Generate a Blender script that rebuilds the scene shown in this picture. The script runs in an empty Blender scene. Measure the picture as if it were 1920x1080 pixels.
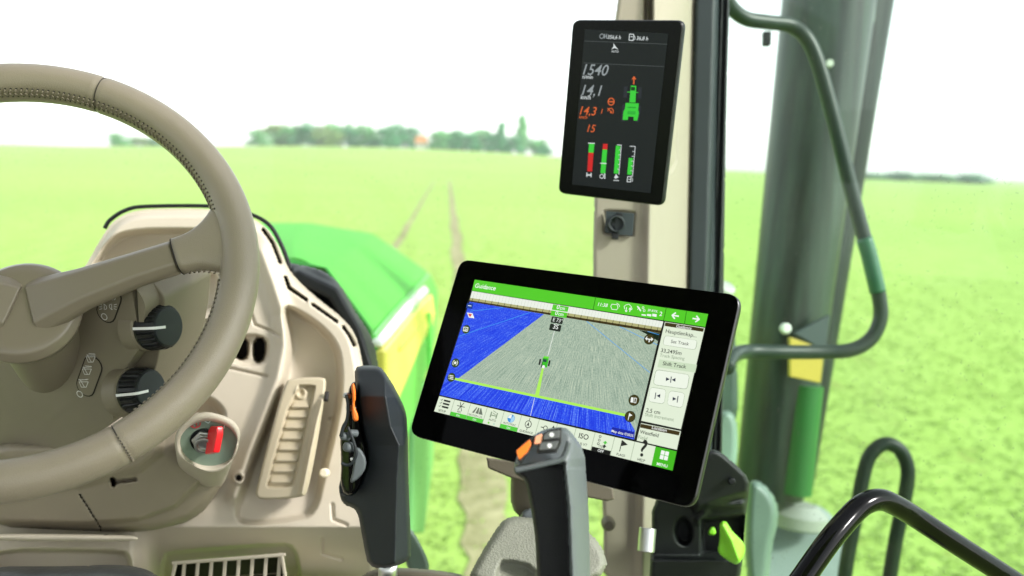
import bpy, bmesh, math, random
import numpy as np
from mathutils import Vector, Matrix
random.seed(7); np.random.seed(7)
C = bpy.context.scene.collection
R = math.radians
# ------------------------------------------------------------ camera, sky, sun, exposure
EXPO = 1.45
F = 1600.0
CAM = np.array([0.0, 0.0, 2.6])
pit, rol = math.atan(237/1600), R(2.1)
fwd = np.array([0, math.cos(pit), -math.sin(pit)])
r0 = np.array([1.0, 0, 0]); u0 = np.array([0, math.sin(pit), math.cos(pit)])
RT = r0*math.cos(rol)+u0*math.sin(rol)
UP = u0*math.cos(rol)-r0*math.sin(rol)
def P(x, y, d):
    x = np.asarray(x, float); y = np.asarray(y, float); d = np.asarray(d, float)
    return CAM + d[..., None]*fwd + ((x-960)/F*d)[..., None]*RT - ((y-540)/F*d)[..., None]*UP
def Vv(a): return Vector([float(i) for i in a])
cd = bpy.data.cameras.new('camera'); cam = bpy.data.objects.new('camera', cd); C.objects.link(cam)
M4 = Matrix.Identity(4)
for i in range(3):
    M4[i][0] = RT[i]; M4[i][1] = UP[i]; M4[i][2] = -fwd[i]; M4[i][3] = CAM[i]
cam.matrix_world = M4
cd.sensor_width = 36; cd.lens = 30; cd.clip_start = .05; cd.clip_end = 6000
cd.dof.use_dof = True; cd.dof.focus_distance = .855; cd.dof.aperture_fstop = 4.0
bpy.context.scene.camera = cam
w = bpy.data.worlds.new("World"); bpy.context.scene.world = w; w.use_nodes = True
nt = w.node_tree; bg = nt.nodes['Background']
sky = nt.nodes.new('ShaderNodeTexSky'); sky.sky_type = 'NISHITA'; sky.sun_disc = False
SUN_EL, SUN_AZ = R(36), R(112)          # azimuth clockwise from +Y
sky.sun_elevation = SUN_EL; sky.sun_rotation = SUN_AZ
sky.dust_density = .6; sky.air_density = 1.0; sky.ozone_density = .6
hs = nt.nodes.new('ShaderNodeHueSaturation'); hs.inputs['Saturation'].default_value = .22
nt.links.new(sky.outputs[0], hs.inputs['Color']); nt.links.new(hs.outputs[0], bg.inputs[0])
bg.inputs[1].default_value = .15
sl = bpy.data.lights.new('sun', 'SUN'); sun = bpy.data.objects.new('sun', sl); C.objects.link(sun)
sl.energy = 2.0; sl.angle = R(10); sl.color = (1, .98, .94)
sd = Vector((math.sin(SUN_AZ)*math.cos(SUN_EL), math.cos(SUN_AZ)*math.cos(SUN_EL), math.sin(SUN_EL)))
sun.rotation_euler = sd.to_track_quat('Z', 'Y').to_euler()
vs = bpy.context.scene.view_settings
vs.view_transform = 'Standard'; vs.look = 'None'; vs.exposure = EXPO; vs.gamma = 1; vs.use_curve_mapping = False

# ------------------------------------------------------------ materials
def lin(c):
    return tuple((x/12.92 if x <= .04045 else ((x+.055)/1.055)**2.4) for x in [v/255 for v in c])
def mat(name, col, rough=.6, metal=0, spec=.5, bump=0, bscale=400, var=0, vscale=6, coat=0, sheen=0, st=(1, 1, 1)):
    m = bpy.data.materials.new(name); m.use_nodes = True
    n = m.node_tree.nodes; l = m.node_tree.links; b = n['Principled BSDF']
    b.inputs['Base Color'].default_value = (*col, 1); b.inputs['Roughness'].default_value = rough
    b.inputs['Metallic'].default_value = metal; b.inputs['Specular IOR Level'].default_value = spec
    b.inputs['Coat Weight'].default_value = coat
    tc = n.new('ShaderNodeTexCoord')
    if var:
        t = n.new('ShaderNodeTexNoise'); t.inputs['Scale'].default_value = vscale; t.inputs['Detail'].default_value = 5
        r = n.new('ShaderNodeMapRange'); r.inputs[1].default_value = .3; r.inputs[2].default_value = .7
        r.inputs[3].default_value = 1-var; r.inputs[4].default_value = 1+var
        x = n.new('ShaderNodeVectorMath'); x.operation = 'SCALE'; x.inputs[0].default_value = col
        mp_ = n.new('ShaderNodeMapping'); mp_.inputs['Scale'].default_value = st; l.new(tc.outputs['Object'], mp_.inputs[0])
        l.new(mp_.outputs[0], t.inputs['Vector']); l.new(t.outputs[0], r.inputs[0])
        l.new(r.outputs[0], x.inputs['Scale']); l.new(x.outputs[0], b.inputs['Base Color'])
    if bump:
        t = n.new('ShaderNodeTexNoise'); t.inputs['Scale'].default_value = bscale; t.inputs['Detail'].default_value = 3
        q = n.new('ShaderNodeBump'); q.inputs['Strength'].default_value = bump; q.inputs['Distance'].default_value = .001
        l.new(tc.outputs['Object'], t.inputs['Vector']); l.new(t.outputs[0], q.inputs['Height']); l.new(q.outputs[0], b.inputs['Normal'])
    return m
_em = {}
def emat(c, k=1.0):
    key = (tuple(c), k)
    if key in _em: return _em[key]
    m = bpy.data.materials.new('lit_pixels'); m.use_nodes = True
    n = m.node_tree.nodes; b = n['Principled BSDF']
    b.inputs['Base Color'].default_value = (.005, .005, .005, 1); b.inputs['Roughness'].default_value = .35
    b.inputs['Specular IOR Level'].default_value = .1
    b.inputs['Emission Color'].default_value = (*lin(c), 1); b.inputs['Emission Strength'].default_value = k/2**EXPO
    _em[key] = m; return m
def glass(name, tint, refl=.05):
    m = bpy.data.materials.new(name); m.use_nodes = True
    n = m.node_tree.nodes; l = m.node_tree.links; n.remove(n['Principled BSDF'])
    tr = n.new('ShaderNodeBsdfTransparent'); tr.inputs[0].default_value = (*tint, 1)
    gl = n.new('ShaderNodeBsdfGlossy'); gl.inputs['Roughness'].default_value = .02
    mx = n.new('ShaderNodeMixShader'); mx.inputs[0].default_value = refl
    l.new(tr.outputs[0], mx.inputs[1]); l.new(gl.outputs[0], mx.inputs[2])
    tc = n.new('ShaderNodeTexCoord'); t1 = n.new('ShaderNodeTexNoise'); t1.inputs['Scale'].default_value = 170; t1.inputs['Detail'].default_value = 1
    t2 = n.new('ShaderNodeTexNoise'); t2.inputs['Scale'].default_value = 5; t2.inputs['Detail'].default_value = 6
    l.new(tc.outputs['Object'], t1.inputs['Vector']); l.new(tc.outputs['Object'], t2.inputs['Vector'])
    r1 = n.new('ShaderNodeMapRange'); r1.inputs[1].default_value = .70; r1.inputs[2].default_value = .76; r1.inputs[4].default_value = .22; l.new(t1.outputs[0], r1.inputs[0])
    r2 = n.new('ShaderNodeMapRange'); r2.inputs[1].default_value = .45; r2.inputs[2].default_value = .8; r2.inputs[4].default_value = .06; l.new(t2.outputs[0], r2.inputs[0])
    ad = n.new('ShaderNodeMath'); ad.operation = 'ADD'; l.new(r1.outputs[0], ad.inputs[0]); l.new(r2.outputs[0], ad.inputs[1])
    df_ = n.new('ShaderNodeBsdfDiffuse'); df_.inputs[0].default_value = (.5, .5, .45, 1)
    m2 = n.new('ShaderNodeMixShader'); l.new(ad.outputs[0], m2.inputs[0]); l.new(mx.outputs[0], m2.inputs[1]); l.new(df_.outputs[0], m2.inputs[2])
    l.new(m2.outputs[0], n['Material Output'].inputs[0])
    return m
beige = mat('beige_plastic', (.52, .46, .365), .55, bump=.25, bscale=1500, var=.03, vscale=3)
beige_lt = mat('light_beige_plastic', (.70, .62, .47), .5, bump=.2, bscale=1500)
beige_dk = mat('taupe_plastic', (.20, .172, .122), .5, bump=.3, bscale=1500, var=.03)
brown = mat('brown_beige_plastic', (.105, .09, .06), .55, bump=.3, bscale=1200)
leather = mat('taupe_leather', (.245, .208, .153), .32, bump=.45, bscale=1100, var=.04, vscale=20)
spoke_m = mat('taupe_satin_plastic', (.20, .168, .122), .34, bump=.1, bscale=1500)
stitch_m = mat('taupe_thread', (.21, .18, .13), .8)
hole_m = mat('dark_seam', (.015, .012, .01), .8)
black = mat('black_plastic', (.005, .006, .0065), .4, spec=.35, bump=.1, bscale=1200)
black_mat = mat('matte_black_plastic', (.009, .011, .011), .55, spec=.35, bump=.3, bscale=1500)
gloss_black = mat('gloss_black_paint', (.001, .001, .001), .12, spec=.16)
glass_black = mat('black_cover_glass', (.0005, .0005, .0005), .1, spec=.04)
char = mat('charcoal_soft_plastic', (.010, .014, .0165), .5, spec=.4, bump=.3, bscale=1500, var=.05)
greyp = mat('grey_plastic', (.10, .115, .12), .42, bump=.3, bscale=1500)
metal = mat('polished_steel', (.55, .56, .54), .38, metal=1)
white_p = mat('white_paint', (.8, .8, .8), .4)
orange = mat('orange_plastic', (.95, .20, .02), .35)
red = mat('red_plastic', (.75, .012, .02), .3)
lime = mat('lime_green_plastic', (.26, .70, .04), .4)
greygreen = mat('grey_green_paint', (.10, .15, .115), .4, var=.12, vscale=5)
green_paint = mat('green_paint', (.10, .48, .07), .4)
yellow_paint = mat('yellow_paint', (.80, .68, .13), .4, var=.1, vscale=4)
rubber = mat('black_rubber', (.006, .008, .009), .5, spec=.3)

# ------------------------------------------------------------ object helpers
def thing(name, label, cat, loc, group=None, kind=None):
    o = bpy.data.objects.new(name, None); C.objects.link(o); o.location = Vv(loc); o.empty_display_size = .05
    o['label'] = label; o['category'] = cat
    if group: o['group'] = group
    return o
def tag(o, label=None, cat=None, group=None, kind=None):
    if label: o['label'] = label
    if cat: o['category'] = cat
    if group: o['group'] = group
    if kind: o['kind'] = kind
    return o
def wloc(o):
    v = Vector((0, 0, 0))
    while o: v = v + o.location; o = o.parent
    return v
def mesh(name, V, Fc, m, parent=None, smooth=True, mats=None, fm=None):
    me = bpy.data.meshes.new(name)
    V = np.asarray(V, float)
    base = wloc(parent) if parent else Vv(V.mean(0))
    me.from_pydata([tuple(v) for v in (V-np.array(base))], [], [tuple(int(i) for i in f) for f in Fc])
    for q in (mats or [m]): me.materials.append(q)
    if fm is not None: me.polygons.foreach_set('material_index', np.asarray(fm, np.int32))
    if smooth: me.polygons.foreach_set('use_smooth', [True]*len(me.polygons))
    me.update()
    o = bpy.data.objects.new(name, me); C.objects.link(o)
    if parent: o.parent = parent
    else: o.location = base
    return o
class MB:
    def __init__(s): s.V = []; s.F = []; s.M = []; s.mats = []
    def add(s, V, Fc, m=0):
        if not isinstance(m, int):
            if m not in s.mats: s.mats.append(m)
            m = s.mats.index(m)
        b = len(s.V); s.V += [tuple(map(float, v)) for v in V]; s.F += [tuple(i+b for i in f) for f in Fc]; s.M += [m]*len(Fc)
    def build(s, name, m=None, parent=None, smooth=False):
        return mesh(name, s.V, s.F, m, parent, smooth, s.mats or [m], s.M)
def bevel(o, w, seg=2, ang=35):
    b = o.modifiers.new('b', 'BEVEL'); b.width = w; b.segments = seg; b.limit_method = 'ANGLE'; b.angle_limit = R(ang)
    n = o.modifiers.new('n', 'WEIGHTED_NORMAL'); n.keep_sharp = False
    return o
def chaikin(p, n=2, closed=True):
    p = np.asarray(p, float)
    for _ in range(n):
        if closed: q = np.roll(p, -1, 0)
        else: q = p[1:]; 
        a = (p if closed else p[:-1])
        r = np.empty((2*len(a),)+p.shape[1:]); r[0::2] = .75*a+.25*q; r[1::2] = .25*a+.75*q
        if not closed: r = np.vstack([p[:1], r, p[-1:]])
        p = r
    return p
def sdf(X, Y, poly):        # positive inside
    poly = np.asarray(poly, float); d = np.full(X.shape, 1e18); ins = np.zeros(X.shape, bool)
    n = len(poly)
    for i in range(n):
        ax, ay = poly[i]; bx, by = poly[(i+1) % n]; ex, ey = bx-ax, by-ay
        L = ex*ex+ey*ey
        if L < 1e-12: continue
        t = np.clip(((X-ax)*ex+(Y-ay)*ey)/L, 0, 1)
        d = np.minimum(d, (X-ax-t*ex)**2+(Y-ay-t*ey)**2)
        if ey != 0:
            c = (ay > Y) != (by > Y); ins ^= c & (X < ex*(Y-ay)/ey+ax)
    return np.where(ins, 1, -1)*np.sqrt(d)
def sdl(X, Y, pts):         # distance to open polyline
    d = np.full(X.shape, 1e18)
    for (ax, ay), (bx, by) in zip(pts[:-1], pts[1:]):
        ex, ey = bx-ax, by-ay; t = np.clip(((X-ax)*ex+(Y-ay)*ey)/(ex*ex+ey*ey), 0, 1)
        d = np.minimum(d, (X-ax-t*ex)**2+(Y-ay-t*ey)**2)
    return np.sqrt(d)
def sst(x, a, b):
    t = np.clip((x-a)/(b-a), 0, 1); return t*t*(3-2*t)
def relief(name, poly, depth, m, parent=None, cell=3.0, thick=.02, round_=(0, 0), k=2, mfn=None, mats=None, back=True):
    """a solid whose outline was measured on the photograph; depth(X,Y) gives its real distance in metres"""
    poly = chaikin(poly, k) if k else np.asarray(poly, float)
    x0, y0 = poly.min(0)-cell; x1, y1 = poly.max(0)+cell
    nx = int((x1-x0)/cell)+2; ny = int((y1-y0)/cell)+2
    X, Y = np.meshgrid(x0+cell*np.arange(nx), y0+cell*np.arange(ny))
    S = sdf(X, Y, poly)
    e = .5; gx = (sdf(X+e, Y, poly)-sdf(X-e, Y, poly)); gy = (sdf(X, Y+e, poly)-sdf(X, Y-e, poly))
    gl = np.hypot(gx, gy)+1e-9
    near = S < cell*.45
    X = np.where(near, X-gx/gl*S, X); Y = np.where(near, Y-gy/gl*S, Y)
    keep = S > -cell*.75
    S2 = np.where(near, 0, S)
    D = depth(X, Y)*np.ones_like(X)
    rr, rd = round_
    if rr: 
        t = np.clip(S2/rr, 0, 1); D = D + rd*(1-np.sqrt(np.clip(1-(1-t)**2, 0, 1)))
    idx = -np.ones(X.shape, int)
    quads = keep[:-1, :-1] & keep[1:, :-1] & keep[:-1, 1:] & keep[1:, 1:] & ((S[:-1, :-1]+S[1:, :-1]+S[:-1, 1:]+S[1:, 1:]) > 0)
    used = np.zeros(X.shape, bool)
    used[:-1, :-1] |= quads; used[1:, :-1] |= quads; used[:-1, 1:] |= quads; used[1:, 1:] |= quads
    idx[used] = np.arange(used.sum()); N = used.sum()
    Vf = P(X[used], Y[used], D[used])
    qi, qj = np.nonzero(quads)
    a = idx[qi, qj]; b = idx[qi+1, qj]; c = idx[qi+1, qj+1]; d = idx[qi, qj+1]
    Fc = np.stack([a, b, c, d], 1)
    ctr = Vf[Fc].mean(1)
    fm = np.zeros(len(Fc), int)
    if mfn is not None:
        cx = (X[qi, qj]+X[qi+1, qj+1])/2; cy = (Y[qi, qj]+Y[qi+1, qj+1])/2
        fm = mfn(cx, cy).astype(int)
    V = [Vf]; faces = [tuple(f) for f in Fc]; fml = list(fm)
    if back:
        dirn = Vf-CAM; dirn /= np.linalg.norm(dirn, axis=1)[:, None]
        if rr:
            t = np.clip(S2[used]/rr, 0, 1); bk = thick*(np.sqrt(np.clip(1-(1-t)**2, 0, 1)))[:, None]*.5+thick*.5
        else: bk = thick
        V.append(Vf+dirn*bk)
        faces += [(f[3]+N, f[2]+N, f[1]+N, f[0]+N) for f in Fc]; fml += list(fm)
        from collections import Counter
        ed = {}
        for k_, f in enumerate(Fc):
            for i in range(4):
                e1 = (f[i], f[(i+1) % 4])
                if (e1[1], e1[0]) in ed: del ed[(e1[1], e1[0])]
                else: ed[e1] = k_
        for (p, q), k_ in ed.items(): faces.append((q, p, p+N, q+N)); fml.append(fm[k_])
    return mesh(name, np.vstack(V), faces, m, parent, True, mats, fml)
def catmull(pts, n=8):
    p = np.asarray(pts, float); p = np.vstack([2*p[0]-p[1], p, 2*p[-1]-p[-2]]); out = []
    for i in range(1, len(p)-2):
        for t in np.linspace(0, 1, n, endpoint=False):
            out.append(.5*((2*p[i])+(-p[i-1]+p[i+1])*t+(2*p[i-1]-5*p[i]+4*p[i+1]-p[i+2])*t*t+(-p[i-1]+3*p[i]-3*p[i+1]+p[i+2])*t**3))
    out.append(p[-2]); return np.array(out)
def tube_vf(pts, r, seg=16, closed=False):
    pts = np.asarray(pts, float); n = len(pts); r = np.ones(n)*r
    T = np.gradient(pts, axis=0) if not closed else np.roll(pts, -1, 0)-np.roll(pts, 1, 0)
    T /= np.linalg.norm(T, axis=1)[:, None]
    u = np.cross(T[0], [.3, .2, .9]); u /= np.linalg.norm(u); V = []
    for i in range(n):
        u = u-T[i]*(u@T[i]); u /= np.linalg.norm(u); v = np.cross(T[i], u)
        for k in range(seg):
            a = 2*math.pi*k/seg; V.append(pts[i]+r[i]*(math.cos(a)*u+math.sin(a)*v))
    Fc = []
    for i in range(n if closed else n-1):
        j = (i+1) % n
        for k in range(seg):
            k2 = (k+1) % seg; Fc.append((i*seg+k, i*seg+k2, j*seg+k2, j*seg+k))
    if not closed: Fc += [tuple(range(seg))[::-1], tuple((n-1)*seg+k for k in range(seg))]
    return V, Fc
def tube(name, pts, r, m, parent=None, seg=16, sm=8):
    pts = catmull(pts, sm) if sm else pts
    V, Fc = tube_vf(pts, r, seg); return mesh(name, V, Fc, m, parent)
def unit(a): a = np.asarray(a, float); return a/np.linalg.norm(a)
def camv(x, y, z): return x*RT+y*UP-z*fwd       # camera-space direction (z towards the camera)
def cyl_vf(c, ax, prof, seg=32, xdir=None):
    """prof: list of (distance along axis, radius)"""
    ax = unit(ax); u = unit(np.cross(ax, xdir if xdir is not None else [.1, .3, .9])); v = np.cross(ax, u); V = []; Fc = []
    for (h, r) in prof:
        for k in range(seg):
            a = 2*math.pi*k/seg; V.append(np.asarray(c)+ax*h+r*(math.cos(a)*u+math.sin(a)*v))
    for i in range(len(prof)-1):
        for k in range(seg):
            k2 = (k+1) % seg; Fc.append((i*seg+k, i*seg+k2, (i+1)*seg+k2, (i+1)*seg+k))
    Fc += [tuple(range(seg))[::-1], tuple((len(prof)-1)*seg+k for k in range(seg))]
    return V, Fc
def cyl(name, c, ax, prof, m, parent=None, seg=32, smooth=True, bev=0):
    V, Fc = cyl_vf(c, ax, prof, seg); o = mesh(name, V, Fc, m, parent, smooth)
    if bev: bevel(o, bev)
    elif smooth: bevel(o, .0003, 1)
    return o
class Plane:
    """a flat face in the scene: origin + unit axes; px() finds the spot of a photographed mark on it"""
    def __init__(s, o, u, v):
        s.o = np.asarray(o, float); s.u = unit(u); s.n = unit(np.cross(s.u, v)); s.v = np.cross(s.n, s.u)
        if s.n@(CAM-s.o) < 0: s.n = -s.n
    def px(s, x, y):
        d = P(x, y, 1.0)-CAM; t = ((s.o-CAM)@s.n)/(d@s.n); q = CAM+d*t-s.o; return np.array([q@s.u, q@s.v])
    def w(s, a, h=0): a = np.asarray(a, float); return s.o+a[..., 0:1]*s.u+a[..., 1:2]*s.v+h*s.n
    def pxl(s, pts): return np.array([s.px(*p) for p in pts])
    def poly(s, mb, pts, m, h, local=False, k=0):
        a = np.asarray(pts, float) if local else s.pxl(pts)
        if k: a = chaikin(a, k)
        V = s.w(a, h); n = len(a)
        A = sum(a[i][0]*a[(i+1) % n][1]-a[(i+1) % n][0]*a[i][1] for i in range(n))
        idx = list(range(n)); mb.add(V, [tuple(idx if A > 0 else idx[::-1])], m)
    def rrect(s, mb, pts, r, m, h):     # px corners, px radius
        a = s.pxl(pts); rr = r/F*np.linalg.norm(s.o-CAM); out = []
        for i in range(4):
            p, q, t = a[i-1], a[i], a[(i+1) % 4]; e1 = unit(p-q); e2 = unit(t-q)
            for f_ in (1, .45, .13): out.append(q+e1*rr*f_+(e2*rr*(0 if f_ == 1 else (.13 if f_ == .45 else .45))))
            out.append(q+e2*rr)
        s.poly(mb, out, m, h, True)
    def disc(s, mb, c, r, m, h, seg=28, r2=0, a0=0, a1=360):
        a = s.px(*c); rr = r/F*np.linalg.norm(s.w(a)-CAM)
        if not r2 and a1-a0 == 360:
            s.poly(mb, [a+rr*np.array([math.cos(t), math.sin(t)]) for t in np.linspace(0, 2*math.pi, seg, endpoint=False)], m, h, True)
        else:
            ri = r2/F*np.linalg.norm(s.w(a)-CAM); ts = np.linspace(R(a0), R(a1), seg)
            o_ = [a+rr*np.array([math.cos(t), math.sin(t)]) for t in ts]; i_ = [a+ri*np.array([math.cos(t), math.sin(t)]) for t in ts]
            V = s.w(np.array(o_+i_), h); mb.add(V, [(k, k+1, seg+k+1, seg+k) for k in range(seg-1)], m)
    def line(s, mb, pts, wpx, m, h, closed=False):
        a = s.pxl(pts); hw = wpx/2/F*np.linalg.norm(s.w(a[0])-CAM)
        if closed: a = np.vstack([a, a[:1]])
        for p, q in zip(a[:-1], a[1:]):
            e = q-p; L = np.linalg.norm(e)
            if L < 1e-9: continue
            e /= L; nn = np.array([-e[1], e[0]])*hw; p = p-e*hw*.4; q = q+e*hw*.4
            s.poly(mb, [p-nn, q-nn, q+nn, p+nn], m, h, True)
    def text(s, mb, body, p0, p1, m, h, bold=0, shear=0):
        a = s.px(*p0); b = s.px(*p1); W = np.linalg.norm(b-a)
        cu = bpy.data.curves.new('t', 'FONT'); cu.body = body; cu.size = 1; cu.offset = min(bold*.5, .012); cu.shear = shear; cu.resolution_u = 4
        ob = bpy.data.objects.new('t', cu); C.objects.link(ob); bpy.context.view_layer.update()
        me = bpy.data.meshes.new_from_object(ob.evaluated_get(bpy.context.evaluated_depsgraph_get()))
        co = np.array([v.co[:] for v in me.vertices]); Fc = [tuple(p.vertices) for p in me.polygons]
        bpy.data.objects.remove(ob); bpy.data.curves.remove(cu); bpy.data.meshes.remove(me)
        x0, x1 = co[:, 0].min(), co[:, 0].max(); sc = W/(x1-x0)
        e = unit(b-a); g = np.array([-e[1], e[0]]); 
        if g[1] < 0: g = -g
        L = a+((co[:, :1]-x0)*sc)*e+(co[:, 1:2]*sc)*g
        mb.add(s.w(L, h), Fc, m)
def quad_pose(q, width):
    D = [np.array([(x-960)/F, -(y-540)/F, -1.]) for x, y in q]
    A = np.stack([D[0], D[2], -D[3]], 1); a, c, d = np.linalg.solve(A, D[1])
    p = [D[0]*a, D[1], D[2]*c, D[3]*d]; s = width/np.linalg.norm(p[1]-p[0])
    return [CAM+s*(k[0]*RT+k[1]*UP-k[2]*fwd*-1*-1) if False else CAM+s*(k[0]*RT+k[1]*UP+(-k[2])*fwd) for k in p]
def rbox(name, pl, pts_local, h0, h1, m, parent, bev, seg=3):
    """prism between two heights above a plane from a local outline"""
    a = np.asarray(pts_local, float); n = len(a)
    V = np.vstack([pl.w(a, h0), pl.w(a, h1)])
    A = sum(a[i][0]*a[(i+1) % n][1]-a[(i+1) % n][0]*a[i][1] for i in range(n))
    if A < 0: a = a[::-1]; V = np.vstack([pl.w(a, h0), pl.w(a, h1)])
    Fc = [tuple(range(n))[::-1], tuple(range(n, 2*n))]+[(i, (i+1) % n, (i+1) % n+n, i+n) for i in range(n)]
    o = mesh(name, V, Fc, m, parent, True); return bevel(o, bev, seg, 40)
def rounded(q, r, n=6):
    q = np.asarray(q, float); out = []
    for i in range(len(q)):
        p, c, t = q[i-1], q[i], q[(i+1) % len(q)]; e1 = unit(p-c); e2 = unit(t-c)
        for k in range(n+1):
            s_ = k/n; out.append((1-s_)**2*(c+e1*r)+2*s_*(1-s_)*c+s_*s_*(c+e2*r))
    return np.array(out)

# ------------------------------------------------------------ the ground and the far country
VD = unit(np.array([-.081*1.0, 1, 0]))          # driving direction
VN = np.array([VD[1], -VD[0], 0])
def gz(x, y):
    d = np.hypot(x, y); ang = np.arctan2(x, y)
    return 6.4*sst(d, 100, 345)*np.exp(-((ang+.12)/.33)**2)+.3*sst(d, 60, 300)*np.sin(ang*11)
rad = np.concatenate([[0], np.geomspace(1.2, 4000, 110)]); angs = np.linspace(0, 2*math.pi, 241)[:-1]
V = [(0, 0, 0)]; Fc = []
for r_ in rad[1:]:
    for a_ in angs: x, y = r_*math.sin(a_), r_*math.cos(a_); V.append((x, y, float(gz(x, y))*(1 if r_ < 700 else max(0, 1-(r_-700)/900))))
n = len(angs)
for k in range(n): Fc.append((0, 1+(k+1) % n, 1+k))
for i in range(len(rad)-2):
    for k in range(n):
        a_ = 1+i*n+k; b_ = 1+i*n+(k+1) % n; Fc.append((a_, b_, b_+n, a_+n))
def ground_mat(name, soil=False):
    m = bpy.data.materials.new(name); m.use_nodes = True; n = m.node_tree.nodes; l = m.node_tree.links; b = n['Principled BSDF']
    b.inputs['Roughness'].default_value = .9; b.inputs['Specular IOR Level'].default_value = .15
    g = n.new('ShaderNodeNewGeometry')
    rot = n.new('ShaderNodeMapping'); rot.vector_type = 'POINT'; rot.inputs['Rotation'].default_value = (0, 0, math.atan2(VD[0], VD[1]))
    l.new(g.outputs['Position'], rot.inputs['Vector'])
    st = n.new('ShaderNodeMapping'); st.inputs['Scale'].default_value = (1.6, .35, 1); l.new(rot.outputs[0], st.inputs[0])
    t1 = n.new('ShaderNodeTexNoise'); t1.inputs['Scale'].default_value = 1.6; t1.inputs['Detail'].default_value = 6; l.new(st.outputs[0], t1.inputs['Vector'])
    t2 = n.new('ShaderNodeTexNoise'); t2.inputs['Scale'].default_value = 7; t2.inputs['Detail'].default_value = 8; l.new(g.outputs['Position'], t2.inputs['Vector'])
    t3 = n.new('ShaderNodeTexNoise'); t3.inputs['Scale'].default_value = .04; t3.inputs['Detail'].default_value = 4; l.new(g.outputs['Position'], t3.inputs['Vector'])
    a1 = n.new('ShaderNodeMath'); a1.operation = 'ADD'; l.new(t1.outputs[0], a1.inputs[0]); l.new(t2.outputs[0], a1.inputs[1])
    cr = n.new('ShaderNodeValToRGB'); e = cr.color_ramp.elements
    if soil:
        e[0].position = .35; e[0].color = (.20, .19, .09, 1); e[1].position = .62; e[1].color = (.42, .38, .24, 1)
    else:
        e[0].position = .34; e[0].color = (.24, .30, .08, 1); e[1].position = .66; e[1].color = (.36, .52, .14, 1)
        x_ = e.new(.43); x_.color = (.29, .43, .10, 1); x_ = e.new(.54); x_.color = (.33, .48, .12, 1)
    h = n.new('ShaderNodeMath'); h.operation = 'MULTIPLY'; h.inputs[1].default_value = .5; l.new(a1.outputs[0], h.inputs[0]); l.new(h.outputs[0], cr.inputs[0])
    mx = n.new('ShaderNodeMixRGB'); mx.blend_type = 'MULTIPLY'; mx.inputs[0].default_value = .5
    r2 = n.new('ShaderNodeValToRGB'); r2.color_ramp.elements[0].position = .35; r2.color_ramp.elements[0].color = (.72, .82, .6, 1)
    r2.color_ramp.elements[1].position = .65; r2.color_ramp.elements[1].color = (1.0, 1.0, .9, 1)
    l.new(t3.outputs[0], r2.inputs[0]); l.new(cr.outputs[0], mx.inputs[1]); l.new(r2.outputs[0], mx.inputs[2]); l.new(mx.outputs[0], b.inputs['Base Color'])
    bp = n.new('ShaderNodeBump'); bp.inputs['Strength'].default_value = .2; bp.inputs['Distance'].default_value = .05
    l.new(t2.outputs[0], bp.inputs['Height']); l.new(bp.outputs[0], b.inputs['Normal'])
    return m
gm = ground_mat('green_crop'); sm_ = ground_mat('bare_soil', True)
g = mesh('ground', V, Fc, gm); tag(g, kind='structure')
def track(off, wd, y0, y1):
    mb = MB(); pts = []
    ys = np.geomspace(y0, y1, 90)
    for i, y in enumerate(ys):
        c = VD*y+VN*(off+.03*math.sin(y*.7)); w1 = wd/2*(1+.22*random.uniform(-1, 1)); w2 = wd/2*(1+.22*random.uniform(-1, 1))
        a_, b_ = c-VN*w1, c+VN*w2
        pts += [(a_[0], a_[1], gz(a_[0], a_[1])+.012+.0001*y), (b_[0], b_[1], gz(b_[0], b_[1])+.012+.0001*y)]
    mb.add(pts, [(2*i, 2*i+1, 2*i+3, 2*i+2) for i in range(len(ys)-1)], sm_)
    o = mb.build('wheel_track', sm_); tag(o, kind='structure'); return o
track(-1.42, .22, 3, 108); track(.38, .34, 2.2, 108)

# young crop plants close to the machine
def crop_stuff():
    mb_V = []; mb_F = []
    for i in range(14000):
        d = 3.2+22*random.random()**1.7; a_ = random.uniform(-.33, .62)
        x, y = d*math.sin(a_), d*math.cos(a_)
        off = x*VN[0]+y*VN[1]
        if abs(off+1.42) < .2 or abs(off-.38) < .2: continue
        off2 = round(off/.25)*.25+random.gauss(0, .09); x += VN[0]*(off2-off); y += VN[1]*(off2-off)
        for k in range(4):
            t = random.uniform(0, 6.28); L = random.uniform(.03, .065); wv = .006
            dx, dy = math.cos(t)*L, math.sin(t)*L; px_, py_ = -math.sin(t)*wv, math.cos(t)*wv; z = L*random.uniform(.15, .5)
            b = len(mb_V)
            mb_V.extend([(x-px_, y-py_, 0), (x+px_, y+py_, 0), (x+dx*.6+px_, y+dy*.6+py_, z), (x+dx, y+dy, z*.9), (x+dx*.6-px_, y+dy*.6-py_, z)])
            mb_F.append((b, b+1, b+2, b+3, b+4))
    m = mat('young_leaf', (.32, .47, .11), .6, var=.15, vscale=3)
    o = mesh('crop_rows', mb_V, mb_F, m, smooth=False); tag(o, 'young green crop plants growing in rows beside the tractor', 'crop', kind='stuff')
crop_stuff()

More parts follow.
